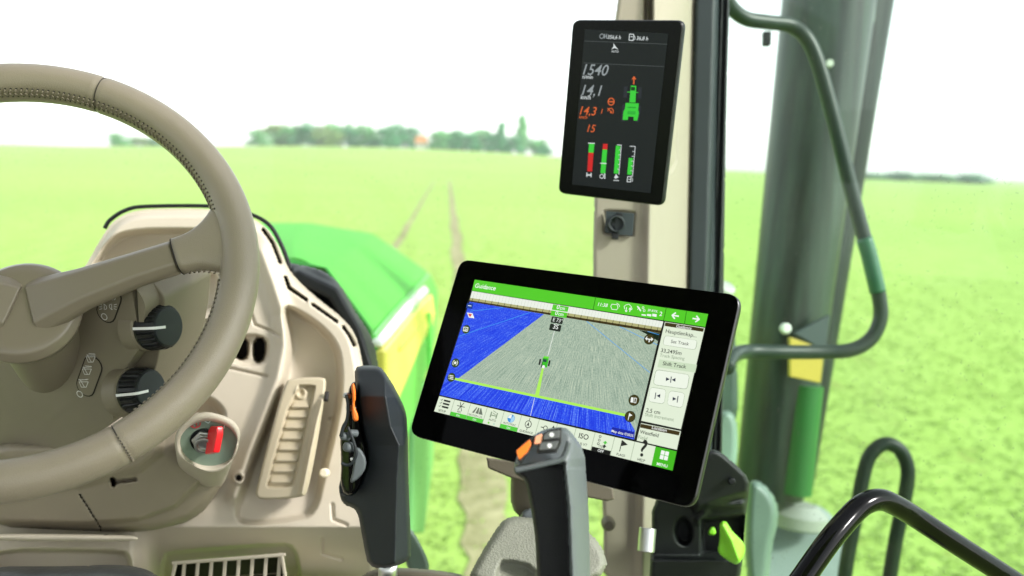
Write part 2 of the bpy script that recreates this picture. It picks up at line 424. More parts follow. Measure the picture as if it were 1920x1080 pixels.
def crown_vf(kind, rnd):
    V = []; Fc = []; N = 1500
    lobes = []
    if kind == 'poplar': lobes = [((rnd.uniform(-.06, .06), rnd.uniform(-.06, .06), z), .16-.1*abs(z-.45)) for z in np.linspace(.15, .95, 8)]
    else:
        for _ in range(9):
            a_ = rnd.uniform(0, 6.28); rr = rnd.uniform(.05, .34); lobes.append(((rr*math.cos(a_), rr*math.sin(a_), rnd.uniform(.22, .80)), rnd.uniform(.14, .25)))
        lobes.append(((0, 0, .55), .30)); lobes += [((rnd.uniform(-.3, .3), rnd.uniform(-.3, .3), .2), .18) for _ in range(4)]
    for i in range(N):
        (cx, cy, cz), r_ = rnd.choice(lobes); d = np.array([rnd.gauss(0, 1) for _ in range(3)]); d /= np.linalg.norm(d)
        c = np.array([cx, cy, cz])+d*r_*rnd.uniform(.65, 1.1); u = unit(np.cross(d+.4*np.array([rnd.gauss(0, 1) for _ in range(3)]), [.2, .5, .8])); v = unit(np.cross(d, u)+.3*u)
        s_ = rnd.uniform(.025, .055); b = len(V)
        V += [c-u*s_, c+v*s_*.7, c+u*s_, c-v*s_*.7]; Fc.append((b, b+1, b+2, b+3))
    return np.array(V), Fc
bark = mat('bark', (.12, .09, .06), .9, var=.2)
leafs = [mat('leaf_green', (.11, .40, .10), .6, var=.35, vscale=.5), mat('leaf_dark', (.05, .27, .09), .6, var=.35, vscale=.5), mat('leaf_olive', (.20, .32, .08), .6, var=.3, vscale=.5), mat('leaf_orange', (.42, .22, .06), .6, var=.25, vscale=.5)]
protos = {}
def tree(px, base_y, top_y, dist, wpx, kind, mi, label, group):
    b = P(px, base_y, dist); b = np.array([b[0], b[1], float(gz(b[0], b[1]))-.15])
    H = (base_y-top_y)*dist/F*(1.0 if kind == 'poplar' else 1.3); W = wpx*dist/F
    key = (kind, mi, random.randrange(2))
    t = thing('poplar_tree' if kind == 'poplar' else ('round_shrub' if kind == 'bush' else 'field_tree'), label, 'shrub' if kind == 'bush' else 'tree', b, group)
    if key not in protos:
        rnd = random.Random(hash(key[1:]) % 999+len(protos)); Vc, Fc_ = crown_vf(kind, rnd)
        me = bpy.data.meshes.new('crown'); me.from_pydata([tuple(v) for v in Vc], [], Fc_); me.materials.append(leafs[mi])
        tv, tf = tube_vf(np.array([(0, 0, 0), (.01, 0, .2), (0, .01, .45), (.02, 0, .75)]), np.array([.035, .028, .02, .008]), 8)
        for q in range(5):
            a_ = rnd.uniform(0, 6.28); z = rnd.uniform(.2, .5)
            v2, f2 = tube_vf(np.array([(0, 0, z), (.1*math.cos(a_), .1*math.sin(a_), z+.1), (.22*math.cos(a_), .22*math.sin(a_), z+.16)]), np.array([.012, .009, .004]), 6)
            tf += [tuple(i+len(tv) for i in f_) for f_ in f2]; tv += v2
        mt = bpy.data.meshes.new('trunk'); mt.from_pydata([tuple(v) for v in tv], [], tf); mt.materials.append(bark)
        protos[key] = (me, mt)
    me, mt = protos[key]
    for nm, mm in (('crown', me), ('trunk', mt)):
        o = bpy.data.objects.new(nm, mm); C.objects.link(o); o.parent = t
        o.scale = (W/.75 if kind != 'poplar' else W/.35, W/.75 if kind != 'poplar' else W/.35, H)
        o.rotation_euler = (0, 0, random.uniform(0, 6))
    print('tree', px, round(float(P(px, base_y, dist)[2]), 2), round(float(gz(b[0], b[1])), 2))
    return t
TR = [  # px, base, top, width, kind, mat, label
 (228, 272, 250, 34, 'tree', 0, 'small round tree on the left skyline, left of the low shrub'),
 (268, 273, 256, 40, 'bush', 2, 'low shrub seen through the steering wheel on the left skyline'),
 (304, 274, 258, 34, 'tree', 1, 'dark small tree nearest the steering wheel rim on the left skyline'),
 (490, 274, 248, 40, 'tree', 0, 'leftmost tree of the wood, right of the wheel rim'),
 (518, 274, 238, 52, 'tree', 2, 'olive tree, second from the left end of the wood'),
 (548, 275, 240, 48, 'tree', 0, 'mid green tree, third from the left end of the wood'),
 (582, 275, 236, 52, 'tree', 1, 'dark tree in the left half of the wood, left of the tan thicket'),
 (612, 276, 243, 44, 'bush', 2, 'yellowish low thicket in the left half of the wood'),
 (640, 276, 234, 50, 'tree', 0, 'taller green tree in the left half of the wood'),
 (668, 277, 246, 44, 'tree', 1, 'dark low tree in the dip of the wood'),
 (700, 278, 240, 50, 'tree', 0, 'green tree at the middle of the wood'),
 (730, 279, 243, 46, 'tree', 1, 'dark tree left of the white and orange house'),
 (760, 279, 238, 48, 'tree', 1, 'dense dark tree touching the left side of the orange roof'),
 (838, 281, 246, 42, 'tree', 0, 'green tree right of the orange roofed house'),
 (815, 280, 250, 36, 'tree', 0, 'small green tree touching the right side of the orange roof'),
 (868, 282, 250, 44, 'tree', 1, 'dark tree right of centre in the wood'),
 (900, 283, 244, 46, 'tree', 0, 'full green tree left of the first poplar'),
 (926, 285, 252, 38, 'bush', 1, 'low dark shrub under the shorter poplar'),
 (940, 286, 230, 16, 'poplar', 1, 'shorter narrow poplar near the right end of the wood'),
 (958, 287, 258, 34, 'tree', 1, 'low dark tree between the two poplars'),
 (976, 289, 218, 18, 'poplar', 0, 'tallest narrow poplar at the right end of the wood'),
 (1000, 291, 262, 38, 'tree', 0, 'green tree just right of the tallest poplar'),
 (1022, 294, 276, 26, 'bush', 1, 'last low shrub at the right end of the wood'),
 (1630, 334, 322, 60, 'bush', 0, 'low hedge clump beyond the exhaust on the right skyline'),
 (1690, 336, 322, 64, 'bush', 1, 'dark hedge clump in the middle of the right skyline'),
 (1750, 338, 324, 60, 'bush', 0, 'green hedge clump right of the dark clump on the skyline'),
 (1815, 340, 324, 64, 'bush', 1, 'dark hedge clump farthest right on the skyline'),
]
for i, (px, by, ty, wp, kd, mi, lb) in enumerate(TR):
    right = px > 1500
    tree(px, by, ty, 330+(i*37) % 50 if not right else 420, wp*1.3, kd, mi, lb,
         'hedge clumps on the right skyline' if right else ('small trees on the left skyline' if px < 400 else 'trees of the wood on the horizon'))
# small house in the wood
hb = P(790, 280, 345); hb = np.array([hb[0], hb[1], float(gz(hb[0], hb[1]))-.1])
h = thing('small_house', 'small white house with an orange roof among the trees', 'house', hb)
def boxv(c, s):
    c = np.asarray(c, float); s = np.asarray(s, float)/2
    V = [c+s*np.array(k) for k in [(-1, -1, -1), (1, -1, -1), (1, 1, -1), (-1, 1, -1), (-1, -1, 1), (1, -1, 1), (1, 1, 1), (-1, 1, 1)]]
    return V, [(0, 3, 2, 1), (4, 5, 6, 7), (0, 1, 5, 4), (1, 2, 6, 5), (2, 3, 7, 6), (3, 0, 4, 7)]
V, Fc = boxv(hb+[0, 0, 1.4], (4.6, 4, 2.8)); mesh('wall', V, Fc, mat('white_render', (.75, .73, .68), .8, var=.05), h, False)
V = [hb+np.array(k) for k in [(-2.7, -2.4, 2.7), (2.7, -2.4, 2.7), (2.7, 2.4, 2.7), (-2.7, 2.4, 2.7), (-2.0, 0, 5.4), (2.0, 0, 5.4)]]
mesh('roof', V, [(0, 1, 5, 4), (1, 2, 5), (2, 3, 4, 5), (3, 0, 4), (0, 3, 2, 1)], mat('orange_tiles', (.50, .20, .07), .8, var=.2, vscale=2), h, False)
for k in (-1.2, 1.2):
    V, Fc = boxv(hb+[k, -2.03, 1.5], (1.2, .08, 1.2)); mesh('window', V, Fc, mat('window_pane', (.05, .06, .07), .1), h, False)

# ------------------------------------------------------------ tractor bonnet outside
hood = thing('tractor_bonnet', 'green tractor bonnet with a white and yellow side stripe ahead of the windscreen', 'bonnet', P(690, 640, 2.4)-[0, 0, .3])
def strip_surface(name, rows, m, nsub=6, thick=.02):
    G = np.array([[P(*q) for q in r_] for r_ in rows])          # rows x cols x 3
    def up(A):
        return A
    G = up(G); G = up(G.transpose(1, 0, 2)).transpose(1, 0, 2)
    a_, b_ = G.shape[:2]; V = G.reshape(-1, 3)
    Fc = [(i*b_+j, i*b_+j+1, (i+1)*b_+j+1, (i+1)*b_+j) for i in range(a_-1) for j in range(b_-1)]
    o = mesh(name, V, Fc, m, hood, False); bevel(o, .02, 3, 4); s_ = o.modifiers.new('s', 'SOLIDIFY'); s_.thickness = thick; return o
def poly3(name, pts, m, thick=.02):
    V = np.array([P(*q) for q in pts]); o = mesh(name, V, [tuple(range(len(V)))], m, hood, False)
    s_ = o.modifiers.new('s', 'SOLIDIFY'); s_.thickness = thick; s_.offset = 0; bevel(o, .008, 3); return o
hood_top = mat('green_bonnet_top', (.095, .43, .06), .6, spec=.08)
strip_surface('top_panel', [
 [(300, 520, 1.85), (440, 500, 1.8), (560, 480, 1.75), (620, 520, 1.72), (697, 622, 1.68)],
 [(340, 480, 2.4), (460, 462, 2.35), (560, 450, 2.3), (650, 480, 2.25), (735, 580, 2.2)],
 [(400, 445, 3.2), (480, 435, 3.15), (570, 430, 3.1), (680, 455, 3.05), (772, 542, 3.0)],
 [(440, 425, 4.0), (500, 418, 4.0), (580, 418, 3.95), (700, 438, 3.9), (800, 510, 3.8)],
 [(450, 426, 4.2), (505, 421, 4.2), (585, 422, 4.2), (705, 443, 4.2), (800, 508, 4.1)],
], hood_top)
poly3('side_panel', [(697, 626, 1.68), (735, 583, 2.2), (772, 545, 3.0), (802, 512, 3.85), (818, 545, 3.9), (812, 640, 3.7), (770, 760, 3.0), (735, 900, 2.2), (700, 900, 1.8), (697, 700, 1.68)], green_paint)
poly3('white_stripe', [(703, 636, 1.66), (738, 592, 2.17), (774, 553, 2.96), (800, 527, 3.75), (803, 545, 3.75), (776, 575, 2.95), (742, 617, 2.15), (712, 652, 1.66)], white_p)
poly3('yellow_panel', [(714, 656, 1.65), (743, 622, 2.13), (778, 580, 2.93), (806, 552, 3.7), (812, 590, 3.65), (800, 640, 3.5), (770, 700, 2.9), (745, 760, 2.5), (733, 800, 2.2), (716, 780, 1.7)], yellow_paint)
for (a_, b_) in (((745, 650, 2.05), (790, 600, 3.2)), ((745, 690, 2.1), (785, 640, 3.1))):
    poly3('louvre', [a_, b_, (b_[0], b_[1]+8, b_[2]-.01), (a_[0], a_[1]+11, a_[2]-.01)], mat('louvre_green', (.35, .5, .03), .5))
poly3('mirror_strut', [(799, 585, 3.2), (809, 585, 3.2), (811, 700, 3.2), (803, 700, 3.2)], green_paint)
poly3('lower_frame', [(770, 740, 3.0), (812, 700, 3.3), (808, 860, 3.3), (790, 1000, 3.0), (768, 1000, 2.6)], mat('green_frame', (.13, .36, .10), .45))
poly3('rear_edge', [(538, 486, 1.74), (615, 505, 1.72), (700, 622, 1.67), (694, 634, 1.67), (606, 512, 1.71), (540, 500, 1.73)], mat('dark_green_edge', (.02, .22, .02), .4))

# cowl: black seal between dash and windscreen
cowl = tag(relief('windscreen_cowl', [(470, 470), (537, 492), (600, 503), (638, 530), (664, 580), (690, 618), (706, 655), (713, 720), (712, 900), (660, 900), (660, 690), (640, 625), (560, 560), (480, 540)],
    lambda X, Y: 1.24-.03*sst(sdl(X, Y, [(560, 520), (625, 550), (665, 620), (690, 700)]), 22, 8), rubber, cell=4, thick=.05, round_=(14, .03)),
    'black moulded cowl seal between the beige dashboard and the green bonnet', 'cowl')

# ------------------------------------------------------------ dashboard (moulded relief)
dash = thing('dashboard', 'large beige moulded dashboard with vents, slots and pockets behind the steering wheel', 'dashboard', P(450, 1080, 1.15))
OUT = [(-50, 1114), (-60, 1114), (-62, 1100), (-70, 640), (60, 610), (130, 540), (160, 500), (184, 455), (208, 418), (235, 400), (275, 391), (400, 391), (462, 404), (500, 425), (524, 462), (543, 512), (598, 562), (645, 597), (668, 628), (680, 680), (690, 760), (700, 880), (711, 1080), (712, 1114), (700, 1114)]
hood_rec = chaikin([(150, 540), (176, 495), (202, 455), (232, 436), (300, 431), (400, 433), (432, 450), (445, 520), (440, 590), (300, 600), (150, 600)], 2)
hood_low = chaikin([(200, 503), (420, 503), (436, 520), (436, 590), (420, 600), (200, 600)], 1)
box_ = chaikin([(230, 511), (398, 511), (410, 522), (408, 570), (396, 580), (230, 580)], 2)
shoulder = chaikin([(528, 572), (560, 585), (598, 610), (626, 640), (638, 675), (638, 740), (626, 810), (606, 890), (590, 965), (545, 975), (455, 985), (440, 960), (470, 880), (505, 790), (532, 720), (545, 650)], 2)
slots = [[(493, 431), (510, 455), (525, 493)], [(535, 520), (542, 540), (574, 562)], [(586, 571), (631, 603)], [(643, 613), (655, 630), (663, 647)]]
holes = [chaikin([(441, 637), (466, 632), (466, 670), (452, 676), (438, 668)], 1), chaikin([(476, 634), (499, 634), (497, 672), (484, 681), (474, 672)], 1)]
holerec = chaikin([(432, 628), (508, 628), (500, 690), (425, 680)], 2)
lslot = [(349, 598), (343, 630), (328, 632)]
seams = [[(470, 585), (478, 609), (509, 621), (524, 630)], [(421, 688), (502, 706)], [(315, 656), (372, 663)]]
ridge = [(490, 470), (512, 530), (531, 590), (532, 650), (520, 710), (497, 770), (465, 850), (440, 930)]
rpanel1 = [(623, 946), (625, 974), (650, 984)]; rpanel2 = [(604, 1010), (605, 1038), (640, 1048)]
vrec = chaikin([(305, 1040), (330, 1034), (530, 1018), (553, 1026), (562, 1060), (566, 1120), (300, 1120)], 1)
vin = chaikin([(326, 1062), (336, 1051), (522, 1038), (536, 1048), (542, 1120), (318, 1120)], 1)
lowpock = chaikin([(-60, 1030), (225, 1031), (246, 1042), (250, 1120), (-60, 1120)], 2)
keyrec = chaikin([(335, 770), (360, 745), (395, 745), (425, 775), (410, 800), (340, 800)], 2)
def dashdepth(X, Y):
    D = 1.20-.13*np.clip((Y-400)/680, 0, 1)+.10*np.clip((Y-988)/92, 0, 1.2)*sst(X, 240, 300)+0*X
    D += .035*sst(Y, 990, 1010)*sst(X, 330, 300)*0
    D += .020*sst(16-sdf(X, Y, chaikin(OUT, 2)), -4, 12)**2          # rolled outer edge
    D += .060*sst(sdf(X, Y, hood_rec), -6, 9)
    D -= .022*sst(sdf(X, Y, hood_low), -3, 4)
    D += .030*sst(sdf(X, Y, box_), -4, 6)
    D += .045*sst(sdf(X, Y, shoulder), -7, 9)*(.35+.65*sst(Y, 990, 640))
    D -= .018*np.exp(-(sdl(X, Y, ridge)/14)**2)
    D += .012*sst(sdf(X, Y, holerec), -3, 4)
    for h_ in holes: D += .07*sst(sdf(X, Y, h_), -2, 2)
    for s_ in slots: D += .02*sst(sdl(X, Y, s_), 4.2, 1.6)
    D += .05*sst(sdl(X, Y, lslot), 7, 4)
    for s_ in seams: D += .005*sst(sdl(X, Y, s_), 3.4, .8)
    D += .004*sst(sdl(X, Y, rpanel1), 4.5, 1)+.004*sst(sdl(X, Y, rpanel2), 4.5, 1)
    D += .030*sst(sdf(X, Y, vrec), -3, 5)+.09*sst(sdf(X, Y, vin), -1, 3)
    D += .10*sst(sdf(X, Y, lowpock), -3, 6)
    D += .03*sst(sdf(X, Y, keyrec), -6, 10)
    D += .004*sst(np.hypot(X-622, Y-788), 9, 2)
    D += .02*sst(np.hypot(X-448, Y-896), 7.5, 4.5)-.010*sst(np.hypot(X-448, Y-896), 16, 9)
    return D
def dash_m(X, Y):
    m = np.zeros(X.shape, int)
    for s_ in slots: m[sdl(X, Y, s_) < 2.6] = 1
    for h_ in holes: m[sdf(X, Y, h_) > 2] = 1
    m[sdl(X, Y, lslot) < 5] = 1
    m[sdf(X, Y, vin) > 1] = 1
    m[np.hypot(X-448, Y-896) < 5] = 1
    return m
relief('dash_panel', OUT, dashdepth, beige, dash, cell=2.2, thick=.05, mfn=dash_m, mats=[beige, hole_m])
# gasket rim along the top of the hood
tube('edge_gasket', [P(x, y, 1.222) for x, y in [(196, 428), (207, 412), (236, 394), (276, 387), (400, 387), (464, 400), (504, 421), (528, 460), (546, 508)]], .003, rubber, dash, 8)
# lower air vent
gv = MB()
ventd = lambda X, Y: dashdepth(X*0+300, Y*0+1000)[()] if False else 1.075
def bar3(mb, p0, p1, w_, dep, d0, d1, m):
    (x0, y0), (x1, y1) = p0, p1; L = math.hypot(x1-x0, y1-y0); nx, ny = -(y1-y0)/L*w_/2, (x1-x0)/L*w_/2
    q = [(x0-nx, y0-ny), (x1-nx, y1-ny), (x1+nx, y1+ny), (x0+nx, y0+ny)]
    V = [P(a_, b_, d0) for a_, b_ in q]+[P(a_, b_, d1) for a_, b_ in q]
    mb.add(V, [(0, 1, 2, 3), (7, 6, 5, 4), (0, 4, 5, 1), (1, 5, 6, 2), (2, 6, 7, 3), (3, 7, 4, 0)], m)
for k in range(8):
    x = 346+k*25.6; y = 1058-k*2.25; bar3(gv, (x, y-6), (x-5, 1110), 7, 0, 1.075, 1.11, beige)
fr = bevel(gv.build('vent_fins', beige, dash), .001)
fb = MB()
for a_, b_ in (((322, 1056), (536, 1040)), ((330, 1052), (316, 1115)), ((528, 1038), (540, 1115))): bar3(fb, a_, b_, 7, 0, 1.066, 1.105, beige)
bevel(fb.build('vent_frame', beige, dash), .0015)
bevel((lambda mb: (bar3(mb, (320, 1088), (540, 1074), 2.4, 0, 1.10, 1.105, beige_dk), mb.build('vent_crossbar', beige_dk, dash))[1])(MB()), .0005)
# slatted cover plate on the shoulder
plate = [(534, 716), (546, 709), (606, 706), (613, 714), (605, 770), (592, 850), (577, 922), (568, 933), (490, 938), (479, 930), (481, 915), (505, 820)]
pin = chaikin([(551, 722), (590, 722), (592, 728), (553, 905), (546, 914), (503, 916), (498, 908)], 1)
def pdepth(X, Y):
    D = 1.112-.055*(Y-700)/240-.012*0
    D = D+.010*sst(sdf(X, Y, pin), -1, 3)
    t = (Y-722)/193.; xl = 551+(501-551)*t; xr = 590+(551-590)*t
    ph = ((Y-743)/20.2)
    fr_ = ph-np.floor(ph)
    D += np.where((sdf(X, Y, pin) > 2) & (ph > 0), -.006*fr_**1.5*sst(sdf(X, Y, pin), 2, 7), 0)
    D -= .004*np.exp(-((np.hypot((X-564)*1.1, Y-737)-9)/4)**2)*(Y < 748)
    D -= .012*np.exp(-(sdl(X, Y, [(604, 752), (594, 790), (566, 926)])/5)**2)
    return D
relief('slatted_cover', plate, pdepth, mat('slat_beige', (.48, .41, .29), .5, bump=.3, bscale=1500), dash, cell=1.7, thick=.05, round_=(5, .006), k=2)
tube('cover_clip', [P(613, 735, 1.10), P(611, 752, 1.095)], .003, hole_m, dash, 8, 3)
cyl('screw_cap', P(607, 887, 1.075), camv(0, .2, 1), [(-.01, .006), (0, .006), (.002, .004)], beige_lt, dash, 16)
relief('lower_light_block', [(-700, 1096), (706, 1096), (690, 2300), (-700, 2300)], lambda X, Y: 1.10+0*X, beige, dash, cell=14, thick=.05, k=0)  # unseen slab added under the dash to block green light off the ground
# ledge bottom left
relief('ledge', [(-60, 1000), (240, 1002), (262, 1008), (258, 1016), (-60, 1014)], lambda X, Y: 1.0+0*X, beige, dash, cell=3, thick=.09, round_=(5, .008))

# ------------------------------------------------------------ steering column shroud
col = thing('steering_column', 'taupe steering column housing with light and wiper switch panels left of the key', 'steering column', P(230, 1000, 1.0))
bowl = [(-60, 830), (150, 830), (240, 840), (300, 800), (345, 770), (420, 780), (425, 850), (420, 895), (405, 930), (377, 965), (335, 985), (262, 999), (150, 995), (-60, 985)]
def bowld(X, Y):
    t = np.clip((Y-840)/150, 0, 1.2)
    D = .97+.045*t**1.5+.10*(np.clip((X-150)/270, 0, 1))**2*.55
    D += .02*sst(sdf(X, Y, [(-60, 978), (150, 983), (260, 975), (330, 950), (400, 880), (430, 880), (430, 1010), (-60, 1010)]), -6, 4)
    D += .02*sst(sdl(X, Y, [(213, 904), (254, 899)]), 4, 1.5)+.03*sst(sdl(X, Y, [(211, 899), (213, 908)]), 5, 3)
    D += .004*sst(sdl(X, Y, [(150, 928), (188, 988), (191, 1000)]), 2.4, .6)
    D -= .012*sst(sdf(X, Y, [(-60, 840), (150, 912), (150, 912), (225, 890), (262, 880), (300, 850), (300, 780), (-60, 780)]), -10, 10)
    return D
relief('lower_shroud', bowl, bowld, mat('shroud_taupe', (.27, .23, .165), .5, bump=.3, bscale=1500), col, cell=2.5, thick=.10, round_=(16, .025), k=2,
       mfn=lambda X, Y: (sdl(X, Y, [(150, 928), (188, 988), (191, 1000)]) < 1.4)*1+(sdl(X, Y, [(211, 899), (213, 908)]) < 3)*1, mats=[mat('shroud_taupe_2', (.27, .23, .165), .5, bump=.3, bscale=1500), hole_m])
# switch panel body: a plane facing the driver
spo = P(150, 680, .90)
sp = Plane(spo, camv(.92, .05, .32), camv(-.02, .93, .36))
body = sp.pxl([(-60, 560), (150, 540), (245, 528), (256, 540), (274, 572), (262, 652), (236, 690), (214, 720), (212, 790), (170, 822), (60, 900), (-60, 900)])
rbox('switch_housing', sp, rounded(body, .008), -.07, 0, beige_dk, col, .010, 4)
flank = sp.pxl([(255, 540), (282, 572), (278, 640), (268, 700), (240, 780), (215, 830), (200, 800)])
rbox('side_flank', sp, rounded(flank, .006), -.10, -.022, beige_dk, col, .006, 3)
def pill(c, L, wd, ang):
    c = sp.px(*c); d = np.array([math.cos(ang), math.sin(ang)]); e = np.array([-d[1], d[0]]); out = []
    for s_ in (1, -1):
        for k in range(9):
            a_ = math.pi*(k/8-.5); out.append(c+s_*(d*(L/2-wd/2)+d*math.cos(a_)*wd/2+e*math.sin(a_)*wd/2))
    return np.array(out)
pa = math.atan2(*(sp.px(222, 530)-sp.px(190, 620))[::-1])
mb = MB()
for c_, L_ in (((205, 570), .046), ((168, 705), .056)):
    o_ = pill(c_, L_, .0235, pa); i_ = pill(c_, L_-.003, .0205, pa)
    sp.poly(mb, o_, hole_m, .0004, True); sp.poly(mb, i_, beige_dk, .0008, True)
mb.build('symbol_plate', None, col)
sy = MB(); wm = mat('printed_white', (.75, .75, .72), .5); hh = .0012
sp.disc(sy, (197, 593), 6.3, wm, hh, 24, 4.9)
for cx, sgn in ((195, -1), (213, 1)):       # side lights
    sp.line(sy, [(cx+sgn*2-sgn*4, 569), (cx+sgn*2-sgn*4, 580)], 1.2, wm, hh)
    sp.disc(sy, (cx-sgn*2, 574.5), 5.4, wm, hh, 14, 4.2, 90 if sgn > 0 else -90, 270 if sgn > 0 else 90)
    for k in (-1, 0, 1): sp.line(sy, [(cx+sgn*2, 574.5+k*3.4), (cx+sgn*7, 574.5+k*5)], 1.1, wm, hh)
sp.disc(sy, (213, 556), 6, wm, hh, 14, 4.7, -90, 90); sp.line(sy, [(212, 550), (212, 562)], 1.2, wm, hh)
for k in (-1, 0, 1): sp.line(sy, [(201, 556+k*4), (207, 555+k*4)], 1.1, wm, hh)
for (cx, cy), v_ in (((171, 672), 0), ((164, 695), 1), ((158, 719), 2)):      # wipers
    sp.line(sy, [(cx-8, cy-4), (cx+9, cy-4), (cx+5, cy+6), (cx-4, cy+6)], 1.1, wm, hh, True)
    sp.line(sy, [(cx+2, cy+6), (cx-6, cy-8)], 1.3, wm, hh); sp.line(sy, [(cx-7, cy-7), (cx+9, cy-7-v_)], 1.0, wm, hh)
    if v_ != 2: sp.line(sy, [(cx-3, cy-10), (cx+9, cy-9)], 1.0, wm, hh)
    else:
        for k in range(3): sp.line(sy, [(cx-9+k*6, cy-8), (cx-5+k*6, cy-8)], 1.2, wm, hh)
sp.disc(sy, (151, 738), 6.3, wm, hh, 24, 4.9)
sy.build('printed_symbols', None, col)
# rotary knobs
def knob(c, ax, label):
    t = thing('rotary_knob', label, 'knob', c, 'rotary knobs on the steering column')
    ax = unit(ax); u = unit(np.cross(ax, UP)); v = unit(np.cross(u, ax)); Rk = .0245; seg = 120; V = []; Fc = []
    prof = [(.002, .96, 0), (.005, 1.0, 0), (.006, 1.0, 1), (.020, .95, 1), (.0235, .9, .7), (.025, .84, 0)]
    for (h_, s_, rib) in prof:
        for k in range(seg):
            a_ = 2*math.pi*k/seg; rr = Rk*s_*(1-rib*(.055 if (k % 5) in (0,) else 0)); V.append(c+ax*h_+rr*(math.cos(a_)*u+math.sin(a_)*v))
    for i in range(len(prof)-1):
        for k in range(seg):
            k2 = (k+1) % seg; Fc.append((i*seg+k, i*seg+k2, (i+1)*seg+k2, (i+1)*seg+k))
    Fc.append(tuple((len(prof)-1)*seg+k for k in range(seg))); Fc.append(tuple(range(seg))[::-1])
    mesh('knob_body', V, Fc, black, t, False)
    cyl('knob_cap', c, ax, [(.0245, Rk*.83), (.0262, Rk*.80), (.0266, Rk*.72), (.0264, .0005)], char, t, 48)
    # collar sits on the housing
    cyl('collar', c, ax, [(-.016, Rk*1.05), (-.000, Rk*1.02), (.002, Rk*.95)], beige_dk, t, 48)
    # white pointer line over the side and the cap
    e = unit(np.cross(ax, UP)); fdir = unit(camv(0, -.02, 1)-ax*(camv(0, -.02, 1)@ax))
    mbk = MB(); tt = np.cross(ax, fdir)*.0014
    pts = [c+ax*.0025+fdir*Rk*1.012, c+ax*.020+fdir*Rk*.962, c+ax*.0245+fdir*Rk*.90, c+ax*.0272+fdir*Rk*.80, c+ax*.0272+fdir*Rk*.25]
    VV = []
    for p_ in pts: VV += [p_-tt, p_+tt]
    mbk.add(VV, [(2*i, 2*i+1, 2*i+3, 2*i+2) for i in range(4)], white_p); mbk.build('pointer_line', None, t)
    return t
knob(P(279, 613, .88), camv(.915, .03, .33), 'upper black ribbed knob with white pointer line beside the headlight symbols')
knob(P(248, 734, .89), camv(.905, .10, .33), 'lower black ribbed knob partly behind the wheel rim beside the wiper symbols')

# ------------------------------------------------------------ ignition
ign = thing('ignition_switch', 'round ignition switch with grey green dial in a beige boss below the wheel', 'ignition switch', P(388, 826, .96))
ip = Plane(P(390, 826, .93), camv(.97, .0, -.20), camv(.03, .92, .38))
face = ip.pxl([(332, 800), (376, 768), (432, 782), (452, 806), (447, 836), (432, 872), (405, 887), (380, 883), (336, 858), (326, 835)])
fo = chaikin(face, 2); n = len(fo)
ringo = ip.w(fo, 0); ctr = fo.mean(0)
rin = .0305; ringi = []
for a_ in fo:
    d_ = unit(a_-ctr); ringi.append(ctr+d_*rin)
ringi = np.array(ringi)
mid = ip.w(fo*.93+ctr*.07, .003)
bk = ip.w(fo*.9+ctr*.1, -.02)+(P(378, 905, 1.10)-P(390, 826, .93))*.95
bk2 = ip.w(fo, 0)*.5+bk*.5
V = np.vstack([bk, bk2, ringo, mid, ip.w(ringi, .002), ip.w(ringi, -.006)])
Fc = [(i*n+k, i*n+(k+1) % n, (i+1)*n+(k+1) % n, (i+1)*n+k) for i in range(5) for k in range(n)]
mesh('boss', V, Fc, beige, ign)
mb = MB(); dialm = mat('grey_green_dial', (.20, .26, .20), .4)
ip.poly(mb, [ctr+.0303*np.array([math.cos(t), math.sin(t)]) for t in np.linspace(0, 6.283, 40, endpoint=False)], dialm, -.004, True)
mb.build('dial', None, ign)
mb = MB(); pr = mat('printed_red', (.6, .05, .06), .5); pw = mat('printed_pale', (.6, .75, .7), .5)
ip.disc(mb, (365, 797), 9.5, pr, -.003, 24, 7.5); ip.line(mb, [(361, 791), (361, 803)], 1.6, pr, -.003); ip.line(mb, [(368, 791), (368, 803)], 1.6, pr, -.003); ip.line(mb, [(361, 797), (368, 797)], 1.6, pr, -.003)
ip.line(mb, [(380, 783), (386, 780), (394, 783), (396, 790), (390, 796), (382, 792)], 1.8, pw, -.003, True); ip.disc(mb, (388, 788), 3.4, pw, -.003)
ip.line(mb, [(416, 792), (421, 798), (419, 806)], 1.8, pw, -.003)
mb.build('printed_symbols', None, ign)
ax = ip.n
kc = ip.w(ip.px(383, 829), -.004)
cyl('nut', kc, ax, [(0, .0135), (.004, .0135), (.0045, .0115), (.008, .0115)], metal, ign, 6, False, .0005)
cyl('barrel', kc, ax, [(.006, .0098), (.012, .0095), (.0125, .0065), (.009, .006)], metal, ign, 32)
cyl('nut_washer', kc, ax, [(0, .0152), (.002, .0152)], black, ign, 32)
k2 = ip.w(ip.px(390, 829), 0)
key = thing('ignition_key', 'red plastic ignition key in the silver barrel', 'key', k2)
kd = unit(camv(.64, .06, .76)); kv = unit(camv(.12, 1, -.05)); kn = np.cross(kd, kv)
kp = Plane(k2+kd*.004, kd, kv)
ko = [(-.001, -.016), (.022, -.012), (.025, .008), (.022, .016), (.004, .015), (-.001, .010)]
V = []
for s_ in (-1, 1):
    for a_, b_ in ko: V.append(k2+kd*(a_+.006)+kv*(b_+.003)+kn*s_*.0038)
n = 6; Fc = [tuple(range(n))[::-1], tuple(range(n, 2*n))]+[(i, (i+1) % n, (i+1) % n+n, i+n) for i in range(n)]
bevel(mesh('key_grip', V, Fc, red, key, True), .0015, 3)
cyl('key_blade', k2-kd*.006, kd, [(0, .002), (.012, .002)], metal, key, 8)

